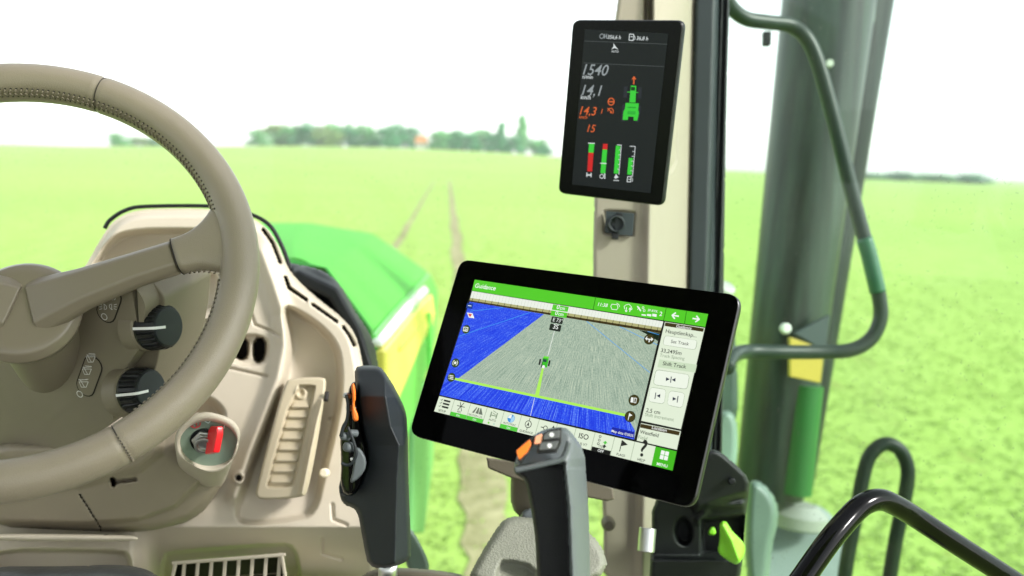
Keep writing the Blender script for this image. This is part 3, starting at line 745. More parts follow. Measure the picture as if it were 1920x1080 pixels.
# ------------------------------------------------------------ steering wheel
wc = CAM-.462*RT+.0215*UP+.79*fwd
wn = unit(camv(math.sin(.268)*math.cos(.385), math.sin(.385), math.cos(.268)*math.cos(.385)))
wu = unit(np.cross(UP, wn)); wv = np.cross(wn, wu)
RW, rw = .2, .0190
sw = thing('steering_wheel', 'taupe leather covered steering wheel with stitched seams and angular spokes', 'steering wheel', wc-wn*.06)
def wp(a, r=RW, h=0): return wc+r*(math.cos(a)*wu+math.sin(a)*wv)+wn*h
def wang(px, py):
    d = P(px, py, 1.)-CAM; t = ((wc-CAM)@wn)/(d@wn); q = CAM+d*t-wc; return math.atan2(q@wv, q@wu), math.hypot(q@wu, q@wv)
a_seam1 = wang(190, 180)[0]; a_seam2 = wang(230, 832)[0]; a_junc = wang(443, 450)[0]
print('angles', a_seam1, a_seam2, a_junc)
NS, SG = 360, 28; V = []; Fc = []
for i in range(NS):
    a_ = 2*math.pi*i/NS
    c_ = wp(a_); ro = math.cos(a_)*wu+math.sin(a_)*wv
    # seam grooves around the rim
    g_ = sum(math.exp(-((((a_-s_+math.pi) % (2*math.pi))-math.pi)/.006)**2) for s_ in (a_seam1, a_seam2, math.pi-a_seam1+.2))
    # fuller beyond the lower seam
    for k in range(SG):
        b_ = 2*math.pi*k/SG; rr = rw*(1-.10*g_)
        # finger grooves: gently flattened inner side
        x = math.cos(b_)*rr*(.97 if math.cos(b_) < 0 else 1.0); y = math.sin(b_)*rr*1.04
        V.append(c_+ro*x+wn*y)
for i in range(NS):
    j = (i+1) % NS
    for k in range(SG):
        k2_ = (k+1) % SG; Fc.append((i*SG+k, j*SG+k, j*SG+k2_, i*SG+k2_))
mesh('rim', V, Fc, leather, sw)
# stitching along the inner side of the rim
st = MB(); ho = MB()
a0_, a1_ = a_junc+.13, a_junc+2.0
def rimpt(a_, b_, k=1.0):
    ro = math.cos(a_)*wu+math.sin(a_)*wv; return wp(a_)+ro*math.cos(b_)*rw*k*(.97)+wn*math.sin(b_)*rw*k*1.04
def stitch_run(a0_, a1_, da, bc):
    a_ = a0_
    while a_ < a1_:
        for s_ in (-1, 1):
            p0 = rimpt(a_, bc+s_*.20, 1.015); p1 = rimpt(a_+da*.55, bc, 1.03)
            v_, f_ = tube_vf(np.array([p0, (p0+p1)/2+unit(p1-wc)*0+wn*.0003, p1]), np.array([.0007, .0009, .0007]), 6); st.add(v_, f_, stitch_m)
            v_, f_ = cyl_vf(rimpt(a_, bc+s_*.22, 1.0), rimpt(a_, bc+s_*.22, 1.1)-wp(a_), [(-.0006, .0011), (.0003, .0010)], 8); ho.add(v_, f_, hole_m)
        a_ += da
stitch_run(a_junc+.17, a_junc+1.75, .026, math.pi-.40)
st.build('stitching', None, sw, True); ho.build('stitch_holes', None, sw); st = MB(); ho = MB()
stitch_run(a_junc-1.05, a_junc-.22, .026, math.pi-.20)
st.build('stitching', None, sw, True); ho.build('stitch_holes', None, sw); st = MB()
# seam rings
for s_ in (a_seam1, a_seam2):
    pts = [rimpt(s_, 2*math.pi*k/40, .965) for k in range(41)]
    ho = MB(); v_, f_ = tube_vf(np.array(pts[:-1]), .0004, 6, True); ho.add(v_, f_, hole_m); ho.build('seam_groove', None, sw)
for k in range(14):
    b_ = -.6+k*.17; v_, f_ = tube_vf(np.array([rimpt(a_seam2-.006, b_, 1.0), rimpt(a_seam2, b_+.05, 1.02), rimpt(a_seam2+.006, b_, 1.0)]), .0006, 6); st.add(v_, f_, stitch_m)
st.build('stitching', None, sw, True)
# spokes
hub = wc-wn*.052-wv*.028
def spoke(a_end, first):
    ro = math.cos(a_end)*wu+math.sin(a_end)*wv; end = wp(a_end, RW-rw*.35)-wn*.002
    d = end-hub; t = unit(d)
    side = unit(np.cross(wn, t)); nrm = unit(np.cross(t, side)); L = np.linalg.norm(d)
    def sec(s_, w_, th): 
        c_ = hub+d*s_+nrm*(.010*math.sin(s_*math.pi))
        return [c_+side*a_*w_+nrm*b_*th for a_, b_ in ((-1, -.5), (-1, .35), (-.62, 1), (.62, 1), (1, .35), (1, -.5), (.6, -1), (-.6, -1))]
    V = []; secs = [(0.05, .030, .012), (.3, .021, .011), (.55, .0175, .0105), (.74, .0172, .0105)]
    for q in secs: V += sec(*q)
    Fc = [(i*8+k, i*8+(k+1) % 8, (i+1)*8+(k+1) % 8, (i+1)*8+k) for i in range(len(secs)-1) for k in range(8)]
    Fc += [tuple(range(8))[::-1], tuple(24+k for k in range(8))]
    bevel(mesh('spoke', V, Fc, spoke_m, sw), .0025, 3)
    # leather sleeve flaring into the rim
    V = []; NN = 12; SS = 24
    for i in range(NN+1):
        s_ = i/NN; q = .75+.25*s_; fl = s_**2.6
        for k in range(SS):
            b_ = 2*math.pi*k/SS; cx, cy = math.cos(b_), math.sin(b_)
            e_ = 2/3.2; sx = abs(cx)**e_*(1 if cx > 0 else -1); sy_ = abs(cy)**e_*(1 if cy > 0 else -1)
            V.append(hub+d*q+nrm*(.010*math.sin(q*math.pi))*(1)+side*sx*(.0184+.036*fl)*(1) + nrm*sy_*(.0122+.002*fl)+ -ro*(0)+t*(.004*fl))
    Fc = [(i*SS+k, i*SS+(k+1) % SS, (i+1)*SS+(k+1) % SS, (i+1)*SS+k) for i in range(NN) for k in range(SS)]
    Fc += [tuple(range(SS))[::-1]]
    mesh('spoke_sleeve', V, Fc, leather, sw)
    v_, f_ = tube_vf(np.array([hub+d*.747+nrm*(.010*math.sin(.747*math.pi))+side*(abs(math.cos(b_))**.62*np.sign(math.cos(b_)))*.0180+nrm*(abs(math.sin(b_))**.62*np.sign(math.sin(b_)))*.0118 for b_ in np.linspace(0, 2*math.pi, 40, endpoint=False)]), .0006, 6, True)
    ho = MB(); ho.add(v_, f_, hole_m); ho.build('seam_groove', None, sw)
    if first:
        st = MB()
        for k in range(10):
            f_ = k/9; b_ = R(-100+75*f_)
            q = .78+.19*f_; fl = ((q-.75)/.25)**2.6
            sgn = 1 if (side@UP) < 0 else -1
            p0 = hub+d*q+nrm*(.010*math.sin(q*math.pi)-.003)+side*sgn*(.0188+.036*fl)
            v_, f2 = tube_vf(np.array([p0-t*.0016-nrm*.001, p0+side*sgn*.0006, p0+t*.0016+nrm*.002]), .0008, 6); st.add(v_, f2, stitch_m)
        st.build('stitching', None, sw, True)
spoke(a_junc, True); spoke(math.pi-a_junc, False); 
cyl('hub_pad', hub-wn*.012, wn, [(-.02, .03), (0, .048), (.014, .052), (.022, .046), (.025, .036)], spoke_m, sw, 48, True, .002)
cyl('column_stem', hub-wn*.012, -wn, [(.01, .036), (.16, .045)], beige_dk, sw, 40)

# ------------------------------------------------------------ main display
md = quad_pose([(862, 484), (1391, 552), (1300, 955), (764, 815)], .315)
mp = Plane(md[0], md[1]-md[0], md[0]-md[3])
disp = thing('guidance_display', 'large tilted black touchscreen showing a blue and grey field guidance map', 'display', np.mean(md, 0)-mp.n*.04)
print('display depths', [round(float((p-CAM)@fwd), 3) for p in md])
olc = mp.pxl([(862, 484), (1391, 552), (1300, 955), (764, 815)])
rbox('housing', mp, rounded(olc, .014), -.013, -.0015, mat('display_back', (.006, .006, .007), .35), disp, .004, 3)
rbox('cover_glass', mp, rounded(olc*.992+olc.mean(0)*.008, .013), -.002, 0, glass_black, disp, .0009, 2)
MS = .0006
sc_ = [(890.3, 524.5), (1328, 589), (1261.5, 883), (813.7, 772)]
# map with a procedural field texture
def map_mat():
    m = bpy.data.materials.new('guidance_map'); m.use_nodes = True; n = m.node_tree.nodes; l = m.node_tree.links; b = n['Principled BSDF']
    b.inputs['Base Color'].default_value = (.005, .005, .005, 1); b.inputs['Specular IOR Level'].default_value = .1; b.inputs['Roughness'].default_value = .3
    at = n.new('ShaderNodeUVMap'); at.uv_map = 'px'
    vp = (1150/1000, 440/1000)
    sub = n.new('ShaderNodeVectorMath'); sub.operation = 'SUBTRACT'; sub.inputs[1].default_value = (1.075, .500, 0); l.new(at.outputs[0], sub.inputs[0])
    sx = n.new('ShaderNodeSeparateXYZ'); l.new(sub.outputs[0], sx.inputs[0])
    dv = n.new('ShaderNodeMath'); dv.operation = 'DIVIDE'; l.new(sx.outputs[0], dv.inputs[0]); l.new(sx.outputs[1], dv.inputs[1])
    iv = n.new('ShaderNodeMath'); iv.operation = 'DIVIDE'; iv.inputs[0].default_value = 1; l.new(sx.outputs[1], iv.inputs[1])
    cb = n.new('ShaderNodeCombineXYZ'); 
    s1 = n.new('ShaderNodeMath'); s1.operation = 'MULTIPLY'; s1.inputs[1].default_value = 110; l.new(dv.outputs[0], s1.inputs[0])
    s2 = n.new('ShaderNodeMath'); s2.operation = 'MULTIPLY'; s2.inputs[1].default_value = .8; l.new(iv.outputs[0], s2.inputs[0])
    l.new(s1.outputs[0], cb.inputs[0]); l.new(s2.outputs[0], cb.inputs[1])
    t1 = n.new('ShaderNodeTexNoise'); t1.inputs['Scale'].default_value = 1.5; t1.inputs['Detail'].default_value = 7; l.new(cb.outputs[0], t1.inputs['Vector'])
    t2 = n.new('ShaderNodeTexNoise'); t2.inputs['Scale'].default_value = 330; t2.inputs['Detail'].default_value = 5; l.new(at.outputs[0], t2.inputs['Vector'])
    ad = n.new('ShaderNodeMath'); ad.operation = 'MULTIPLY_ADD'; ad.inputs[1].default_value = .45; l.new(t2.outputs[0], ad.inputs[0]); l.new(t1.outputs[0], ad.inputs[2])
    hv = n.new('ShaderNodeMath'); hv.operation = 'MULTIPLY'; hv.inputs[1].default_value = .69; l.new(ad.outputs[0], hv.inputs[0])
    g_ = n.new('ShaderNodeValToRGB'); e = g_.color_ramp.elements; e[0].position = .33; e[0].color = (*lin((118, 142, 126)), 1); e[1].position = .70; e[1].color = (*lin((208, 219, 194)), 1)
    x_ = e.new(.5); x_.color = (*lin((166, 186, 166)), 1)
    bl = n.new('ShaderNodeValToRGB'); e = bl.color_ramp.elements; e[0].position = .42; e[0].color = (*lin((22, 52, 222)), 1); e[1].position = .66; e[1].color = (*lin((120, 160, 250)), 1)
    x_ = e.new(.53); x_.color = (*lin((40, 82, 242)), 1)
    l.new(hv.outputs[0], g_.inputs[0]); l.new(hv.outputs[0], bl.inputs[0])
    return m, n, l, b, g_, bl
def map_poly(pts, blue, h):
    m, n_, l, b, g_, bl = map_mat(); l.new((bl if blue else g_).outputs[0], b.inputs['Emission Color']); b.inputs['Emission Strength'].default_value = 1/2**EXPO
    a_ = mp.pxl(pts); n = len(a_); A = sum(a_[i][0]*a_[(i+1) % n][1]-a_[(i+1) % n][0]*a_[i][1] for i in range(n))
    if A < 0: a_ = a_[::-1]; pts = pts[::-1]
    V = mp.w(a_, h)
    o = mesh('map_field' if not blue else 'map_worked_area', V, [tuple(range(n))], m, disp, False)
    uv = o.data.uv_layers.new(name='px')
    L0 = mp.px(813.7, 772); 
    for i, lp in enumerate(o.data.loops):
        q = a_[lp.vertex_index]-olc.mean(0); uv.data[i].uv = (1.075-.02+q[0]*1.9, .5+.19-q[1]*1.9)
    return o
MAP = [(881, 566), (1237.5, 625), (1189.5, 824.4), (825, 740.7)]
map_poly(MAP, False, MS)
map_poly([(881, 566), (1020.6, 589.5), (861, 709), (854, 711), (1172, 781), (1181, 789), (1191, 808), (1189.5, 824.4), (825, 740.7)], True, MS*1.4)
s = MB(); H1, H2, H3, H4 = MS*.7, MS*2, MS*2.8, MS*3.6
W_ = emat((245, 250, 245)); K_ = emat((14, 16, 12)); G1 = emat((84, 205, 38)); G2 = emat((68, 186, 28)); CR = emat((226, 238, 214)); CR2 = emat((205, 224, 192)); BR = emat((62, 50, 14)); OL = emat((140, 142, 88)); GY = emat((130, 150, 122)); LM = emat((176, 240, 92)); CY = emat((70, 165, 245)); OLV = emat((62, 84, 22))
mp.poly(s, sc_, K_, H1*.5)
mp.poly(s, [(890.3, 524.5), (1328, 589), (1322.5, 613.3), (885.4, 545.2)], G1, H1)
st_b = MB()
mp.poly(s, [(885.4, 545.8), (1244, 603), (1240.8, 614.6), (882, 558.6)], emat((236, 242, 230)), H1)
mp.poly(s, [(882, 558.6), (1240.8, 614.6), (1239, 620), (880.6, 563)], emat((178, 176, 122)), H1)
mp.poly(s, [(880.6, 563), (1239, 620), (1237.5, 625.5), (879.5, 567.5)], BR, H1)
for k in range(1, 60):
    f_ = k/60; xa = 885.4+(1244-885.4)*f_; ya = 545.8+(603-545.8)*f_; mp.line(s, [(xa, ya), (xa-3.4, ya+12)], .45, emat((190, 200, 186)), H2)
    if k % 2: mp.line(s, [(xa-3.5, ya+12.5), (xa-6, ya+21)], .9, K_, H2)
for a_, b_ in (((1117.6, 557.6), (1113, 581)), ((1250, 577.6), (1245, 601.5)), ((1288, 583), (1284, 607.5))): mp.line(s, [a_, b_], 1.2, emat((30, 110, 10)), H2)
mp.text(s, 'Guidance', (891, 539.5), (929.5, 545.2), W_, H2, .03, .15)
mp.text(s, '11:38', (1121.5, 574), (1139.5, 576.6), W_, H2, .02, .1)
ic = lambda pts, w_=1.1, c=W_, closed=False, hgt=H2: mp.line(s, pts, w_, c, hgt, closed)
ic([(1148, 571), (1158, 572), (1159.5, 578), (1157, 581.5), (1148, 580.5), (1146, 575)], 1.1, W_, True); ic([(1157, 569), (1161, 571.5), (1162.5, 576)], 1.0)
ic([(1172, 580), (1171, 575), (1175, 572), (1180, 571), (1184, 575), (1186, 580), (1183, 582)], 1.1); ic([(1175.5, 577), (1174.5, 585)], 1.5); ic([(1181.5, 585), (1182.5, 578)], 1.5); ic([(1173, 582.5), (1174.5, 585.5), (1177, 583)], 1.2); ic([(1180, 581), (1182.3, 577.5), (1184.5, 581.5)], 1.2)
ic([(1196, 575), (1199, 579), (1202, 583.5)], 2.4); ic([(1196, 581), (1200, 577)], 1); mp.disc(s, (1206.5, 577.5), 2.4, W_, H2, 16, 1.5); mp.disc(s, (1208.5, 583), 2.4, W_, H2, 16, 1.5)
mp.text(s, 'SF-RTK', (1214.8, 584), (1233.5, 587), W_, H2, .02, .1); mp.text(s, '2', (1236.5, 592.5), (1241.5, 593.2), W_, H2, .02)
for k in range(3): mp.poly(s, [(1204+k*10, 589.5-k*.3), (1212+k*10, 590.4-k*.3), (1211.5+k*10, 593+k), (1203.5+k*10, 591.8+k*.8)], W_, H2)
for cx, cy, sg in ((1267, 592.6, -1), (1305.6, 598.6, 1)):
    ic([(cx-6*1, cy-.9), (cx+6, cy+.9)], 2.6); ic([(cx+sg*0.3+.8, cy-5.5), (cx+sg*6, cy+sg*.9), (cx+sg*.3-1.2, cy+5.5)], 2.6)
mp.poly(s, [(1198, 619), (1237.5, 625.5), (1234, 640), (1222, 632)], emat((16, 34, 14)), MS*1.5)
for l_ in ([(882, 584), (945, 577)], [(861, 631), (996, 586)], [(1101, 603), (1219, 699)], [(1163, 613), (1233, 647)], [(1215, 622), (1236, 628)]): ic(l_, .9, CY, False, MS*1.7)
ic([(853, 710.5), (1174, 779)], 4.6, LM, False, MS*1.8)
mp.poly(s, [(1017.5, 688), (1021, 689), (1011, 745), (1003.5, 743)], LM, MS*1.9)
ic([(1048, 592), (1028, 668)], .9, W_, False, MS*1.9); ic([(1003, 747), (995.5, 780)], .9, W_, False, MS*1.9)
# tractor symbol on the map
for x, y in ((1013.5, 679), (1018, 684), (1026.5, 684), (1031, 681.5)): ic([(x+1, y-4.5), (x-1, y+5)], 3.4, K_, False, H3)
mp.poly(s, [(1019, 671), (1030, 673), (1027, 690), (1018, 688)], emat((58, 190, 38)), H3+.0001); mp.disc(s, (1020.5, 688.5), 3, W_, H4); mp.poly(s, [(1020, 674), (1027, 675), (1026, 680), (1019, 679)], emat((30, 70, 60)), H4)
mp.poly(s, [(1021.5, 668.5), (1031, 670), (1030.5, 673), (1021, 671.5)], emat((110, 230, 50)), H4)
# badges
mp.poly(s, [(1038, 571), (1067.5, 576), (1065, 585.5), (1035.5, 581.2)], G1, H2); mp.poly(s, [(1035, 582.6), (1065, 587.3), (1062.5, 597), (1032.6, 592)], G1, H2)
mp.text(s, '0', (1044.5, 579.8), (1049.5, 580.6), W_, H3, .02, .1); mp.text(s, 'cm', (1050.5, 581), (1060, 582.4), W_, H3, .02)
mp.text(s, '0', (1041.5, 591), (1046.5, 591.8), W_, H3, .02, .1); mp.text(s, 'cm', (1047.5, 592), (1057, 593.6), W_, H3, .02)
DK = emat((32, 42, 34)); mp.rrect(s, [(1036, 593.5), (1057.6, 597), (1055, 608.6), (1033, 605)], 1.5, DK, H2); mp.rrect(s, [(1033, 607), (1054, 610.6), (1051, 623), (1030, 619)], 1.5, DK, H2)
mp.text(s, 'E 73\u00b0', (1037.5, 603), (1055, 606), W_, H3); mp.text(s, '3S', (1037.5, 616.5), (1047, 618.3), W_, H3, .01)
mp.poly(s, [(877, 568.5), (888.5, 570), (886, 580), (874.6, 578)], emat((18, 60, 150)), H2); ic([(879, 573.5), (885, 574.5)], 1.3, W_, False, H3)
mp.poly(s, [(876.5, 586.5), (887, 588), (890.5, 597.5), (880, 596)], W_, H2); mp.poly(s, [(879, 588.8), (886.5, 590), (882.5, 595.5)], emat((220, 40, 30)), H3)
for c_, r_ in (((875, 618), 8.4), ((855, 681), 8.6), ((847.3, 708), 8.6), ((1218, 636.7), 10), ((1189.4, 750.8), 10.4), ((1182, 781.4), 10.4)):
    mp.disc(s, c_, r_, emat((30, 40, 8)), H2); mp.disc(s, c_, r_*.88, OLV if c_[0] < 1000 else emat((66, 58, 14)), H2+.0001)
ic([(871, 614), (879, 615), (878, 622), (870, 621)], 1.3, W_, True, H3); ic([(873, 617.5), (876.5, 618.2)], 1.6, W_, False, H3); ic([(872, 620), (876.5, 620.6)], 1, W_, False, H3)
mp.disc(s, (855, 681), 2.6, W_, H3); mp.disc(s, (855, 681), 5.8, W_, H3, 12, 4.6, 120, 240); mp.disc(s, (855, 681), 5.8, W_, H3, 12, 4.6, -60, 60)
for k in (-3, 0, 3): ic([(844.6, 707.4+k), (851.3, 708.8+k)], 1.4, W_, False, H3); [mp.disc(s, (842.8, 707.1+k_), .7, W_, H3, 8) for k_ in (-3, 0, 3)]
ic([(1218, 642), (1218.5, 637), (1212.5, 635.5)], 2, W_, False, H3); ic([(1218.5, 637), (1224, 637)], 2, W_, False, H3); ic([(1214.5, 632.5), (1211.5, 635.5), (1214, 638.5)], 1.4, W_, False, H3); ic([(1222, 634), (1225.3, 637), (1221.5, 639.8)], 1.4, W_, False, H3)
mp.poly(s, [(1184.5, 745.5), (1189, 746.2), (1187.7, 755.5), (1183.2, 754.8)], W_, H3); ic([(1190.8, 746.8), (1194.5, 747.4), (1193.2, 756), (1189.6, 755.4)], 1.1, W_, True, H3)
ic([(1181.5, 775.5), (1178.8, 788)], 1.3, W_, False, H3); mp.poly(s, [(1181.5, 775.5), (1187, 779.5), (1180.6, 781.5)], W_, H3)
# right hand panel
mp.poly(s, [(1247, 603.5), (1322, 615), (1277, 805), (1202.5, 789)], CR, H1)
mp.poly(s, [(1248.3, 605), (1320.6, 616.3), (1319, 622.8), (1246.8, 611.8)], BR, H2)
mp.text(s, 'Guidance', (1268.5, 614.8), (1297, 619), W_, H3, .02, .1)
TX = emat((46, 52, 44))
mp.text(s, 'Hauptlenksp...', (1248.3, 624.4), (1306.5, 633.3), TX, H2, .01)
def button(q, r=4): mp.rrect(s, q, r+.6, emat((128, 146, 118)), H2); c_ = np.mean(q, 0); mp.rrect(s, [tuple(c_+(np.array(p)-c_)*np.array([.978, .955])) for p in q], r, emat((238, 246, 230)), H2+.0001)
button([(1247, 629.4), (1308.7, 638.8), (1305, 657), (1243, 647)])
mp.text(s, 'Set Track', (1258.5, 643.6), (1292, 648.7), TX, H3, .012)
mp.text(s, '33,2495m', (1239.5, 660.6), (1278, 666.2), TX, H2, .02); mp.text(s, 'Track Spacing', (1237.4, 669), (1283.5, 675.8), GY, H2)
mp.poly(s, [(1236.5, 674), (1307, 684), (1303.6, 699), (1233, 688.5)], CR2, H1+.0001)
mp.text(s, 'Shift Track', (1243, 685), (1286.7, 691.5), TX, H2, .02)
button([(1230.4, 693), (1294, 703), (1289.5, 731), (1225, 721.7)], 5); button([(1220, 726), (1250, 730.5), (1246, 758.5), (1216.4, 753.4)], 5); button([(1256, 732.4), (1285, 737), (1280, 766), (1251, 760)], 5)
NV = emat((28, 34, 60))
def tri(cx, cy, sg, r_=3.6): mp.poly(s, [(cx-sg*r_, cy-r_), (cx+sg*r_, cy+sg*.3), (cx-sg*r_-.5, cy+r_)], NV, H3)
tri(1253.5, 711.5, 1); ic([(1259.6, 707), (1258.2, 718)], 1.6, NV, False, H3); tri(1264, 713, -1)
ic([(1230.6, 737), (1229, 748.5)], 1.6, NV, False, H3); tri(1235.5, 743, -1); tri(1266, 748.4, 1); ic([(1272.3, 743.5), (1270.6, 755)], 1.6, NV, False, H3)
mp.text(s, '2,5 cm', (1211.7, 772.6), (1238, 777.4), TX, H2, .02); mp.text(s, 'Shift Increment', (1209.7, 780.4), (1263.6, 790.4), GY, H2)
mp.poly(s, [(1202, 793.3), (1277, 808.5), (1269.3, 843.5), (1194, 826.3)], CR, H1)
mp.poly(s, [(1202.4, 794.8), (1275.5, 809.7), (1273.6, 817), (1200.8, 802)], BR, H2); mp.text(s, 'Location', (1223, 804.6), (1250.4, 810.4), W_, H3, .02)
mp.text(s, 'Westfield', (1200, 812.6), (1235, 820.2), TX, H2, .02); mp.text(s, 'Field', (1197, 822.6), (1213.5, 826.4), GY, H2)
mp.poly(s, [(1149, 801), (1191, 810.5), (1189, 822.5), (1146, 812.5)], emat((16, 34, 160)), H2)
mp.text(s, 'Map data \u00a92025', (1147.5, 810.4), (1188, 820), W_, H3, .015)
# bottom bar, 13 slots
T0, T1 = np.array([824., 742.8]), np.array([1269., 846.5]); B0, B1 = np.array([814.4, 771.4]), np.array([1261.3, 882.6])
lt0, lt1, lb0, lb1 = mp.px(*T0), mp.px(*T1), mp.px(*B0), mp.px(*B1)
def slot(i, t): 
    a_ = lt0+(lt1-lt0)*i/13; b_ = lb0+(lb1-lb0)*i/13; return a_+(b_-a_)*t
def lpoly(pts, m, h): mp.poly(s, [slot(*q) for q in pts], m, h, True)
lpoly([(0, 0), (12, 0), (12, 1), (0, 1)], CR, H1)
lpoly([(12, 0), (13, 0), (13, 1), (12, 1)], G2, H1)
def lline(p, q, w_, m, h):
    a_, b_ = slot(*p), slot(*q); hw = w_/2/F*.95; e = unit(b_-a_); nn = np.array([-e[1], e[0]])*hw; mp.poly(s, [a_-nn, b_-nn, b_+nn, a_+nn], m, h, True)
for i in range(1, 12): lline((i, 0), (i, 1), .8, emat((150, 165, 140)), H2)
for i in (1, 2, 4): lpoly([(i+.01, .76), (i+.99, .76), (i+.99, 1), (i+.01, 1)], emat((84, 205, 60)), H2)
def ltext(body, i, tb, wd, m, bold=.01, off=0):
    a_ = slot(i+.5-wd/2+off, tb); b_ = slot(i+.5+wd/2+off, tb)
    mpx = lambda q: q
    s_b = s; 
    cu = mp.px; mp.px = lambda *q: a_ if q == (0, 0) else b_
    try: mp.text(s, body, (0, 0), (1, 1), m, H3, bold)
    finally: del mp.px
BLK = emat((34, 38, 32))
ltext('SETUP', 0, .93, .46, BLK, .03); ltext('A/C', 1, .72, .25, BLK, .03); ltext('ON', 1, .95, .2, W_, .02); ltext('SECTION CTL', 2, .72, .84, BLK, .01); ltext('ON', 2, .95, .2, W_, .02)
ltext('AUTO', 3, .74, .42, BLK, .01); ltext('AUTOTRAC', 4, .71, .72, BLK, .01); ltext('ON', 4, .95, .2, W_, .02); ltext('GUIDANCE', 5, .93, .74, BLK, .02)
ltext('ISO', 8, .50, .5, BLK, .03); ltext('BUS VT', 8, .86, .55, BLK, .01); ltext('iTEC', 9, .74, .3, BLK, .01)
lpoly([(9.02, .78), (9.98, .78), (9.98, 1.03), (9.02, 1.03)], K_, H2); ltext('OFF', 9, .98, .3, W_, .02)
ltext('FLAGS', 10, .92, .42, BLK, .02); ltext('?', 11, .66, .26, BLK, .04); ltext('HELP', 11, .93, .36, BLK, .02); ltext('MENU', 12, .92, .5, W_, .03)
def lrect(i, x0, y0, x1, y1, m): lpoly([(i+x0, y0), (i+x1, y0), (i+x1, y1), (i+x0, y1)], m, H3)
for k in range(3): lrect(0, .40, .14+k*.2, .80, .25+k*.2, BLK); lline((.20, .18+k*.2), (.25, .24+k*.2), 1, BLK, H3); lline((.25, .24+k*.2), (.33, .12+k*.2), 1, BLK, H3)
for a_ in range(0, 180, 60):
    dx, dy = .24*math.cos(R(a_)), .30*math.sin(R(a_)); lline((1.5-dx, .32-dy), (1.5+dx, .32+dy), 1.2, BLK, H3)
for k in range(3):
    lpoly([(2.40+k*.12-.0+(.0), .15), (2.46+k*.12, .15), (2.42+k*.26-.06, .52), (2.24+k*.2, .52)], emat((110, 120, 104)), H3)
lrect(3, .3, .2, .36, .55, GY); lrect(3, .64, .2, .7, .55, GY); lline((3.36, .4), (3.64, .4), 1.6, GY, H3); lline((3.4, .12), (3.6, .2), 1, GY, H3); lline((3.4, .25), (3.6, .33), 1, GY, H3)
mp_l = lambda c, r_, m, h, a0=0, a1=360: mp.poly(s, ([slot(*c)] if a1-a0 < 360 else [])+[slot(*c)+r_/F*.95*np.array([math.cos(R(t)), math.sin(R(t))]) for t in np.linspace(a0, a1, 14)][:None if a1-a0 < 360 else -1], m, h, True)
mp_l((3.34, .88), 1.8, emat((120, 220, 60)), H3); mp_l((3.66, .88), 1.8, emat((190, 220, 200)), H3)
mp_l((4.5, .33), 7, emat((70, 150, 215)), H3); mp_l((4.5, .33), 6.4, W_, H3+.0001, 90, 180); mp_l((4.5, .33), 6.4, emat((170, 215, 240)), H3+.0001, -90, 0); mp_l((4.5, .33), 6.4, emat((170, 215, 240)), H3+.0001, 0, 60)
mp_l((5.5, .42), 6.4, BLK, H3); mp_l((5.5, .42), 5.2, CR, H3+.0001); lline((5.5, .05), (5.5, .2), 1.1, BLK, H3); lline((5.5, .64), (5.5, .78), 1.1, BLK, H3); lpoly([(5.5, .28), (5.42, .55), (5.5, .48), (5.58, .55)], BLK, H3+.0002)
lline((6.2, .4), (6.4, .4), 1.4, BLK, H3); mp_l((6.45, .4), 4, BLK, H3); mp_l((6.45, .4), 2.8, CR, H3+.0001); lpoly([(6.85, .15), (6.78, .3), (6.92, .3)], BLK, H3)
mp_l((7.5, .4), 5, BLK, H3); mp_l((7.5, .4), 3.6, CR, H3+.0001)
for k in range(3):
    mp_l((9.3, .16+k*.2), 2.2, BLK, H3); mp_l((9.3, .16+k*.2), 1.3, CR, H3+.0001)
    if k: lpoly([(9.62, .12+k*.2), (9.5, .24+k*.2), (9.58, .24+k*.2), (9.58, .31+k*.2), (9.66, .31+k*.2), (9.66, .24+k*.2), (9.74, .24+k*.2)], emat((80, 200, 60)) if k == 1 else BLK, H3)
lline((10.4, .08), (10.4, .70), 1.3, BLK, H3); lpoly([(10.42, .08), (10.72, .25), (10.42, .40)], BLK, H3)
for a_ in (0, 1):
    for b_ in (0, 1): lrect(12, .32+a_*.2, .12+b_*.24, .49+a_*.2, .33+b_*.24, W_)
s.build('screen', None, disp)
# mount under the display
mt = thing('display_mount', 'beige block and swivel neck bracket holding up the large touchscreen', 'bracket', P(1030, 980, 1.0))
relief('mount_plate', [(912, 858), (1000, 868), (1100, 895), (1150, 915), (1152, 936), (1140, 940), (1060, 925), (960, 897), (915, 878)], lambda X, Y: 1.0+0*X, brown, mt, cell=2, thick=.06, round_=(2, .002), k=0)
relief('swivel_neck', [(962, 870), (1110, 890), (1098, 960), (1050, 985), (985, 978), (958, 955), (957, 900)], lambda X, Y: 1.03-.03*np.exp(-((X-1010)/60.)**2), brown, mt, cell=3, thick=.07, round_=(8, .02), k=1)
relief('neck_socket', [(974, 960), (1000, 950), (1060, 960), (1090, 990), (1060, 1010), (1000, 1000), (978, 985)], lambda X, Y: .985+0*X, greyp, mt, cell=3, thick=.06, round_=(8, .015), k=2)
arm = tag(relief('armrest_console', [(868, 1100), (900, 1040), (934, 985), (950, 970), (975, 967), (1120, 990), (1150, 1100)],
    lambda X, Y: .96-.06*(Y-960)/140.+.02*sst(sdf(X, Y, chaikin([(935, 1060), (945, 1048), (1005, 1062), (1005, 1100), (925, 1100)], 1)), -3, 5), mat('grey_green_grain', (.20, .205, .16), .6, bump=1.2, bscale=500, var=.08, vscale=60), cell=3, thick=.10, round_=(14, .02)),
    'grey green grained armrest console at the bottom edge under the display mount', 'armrest')

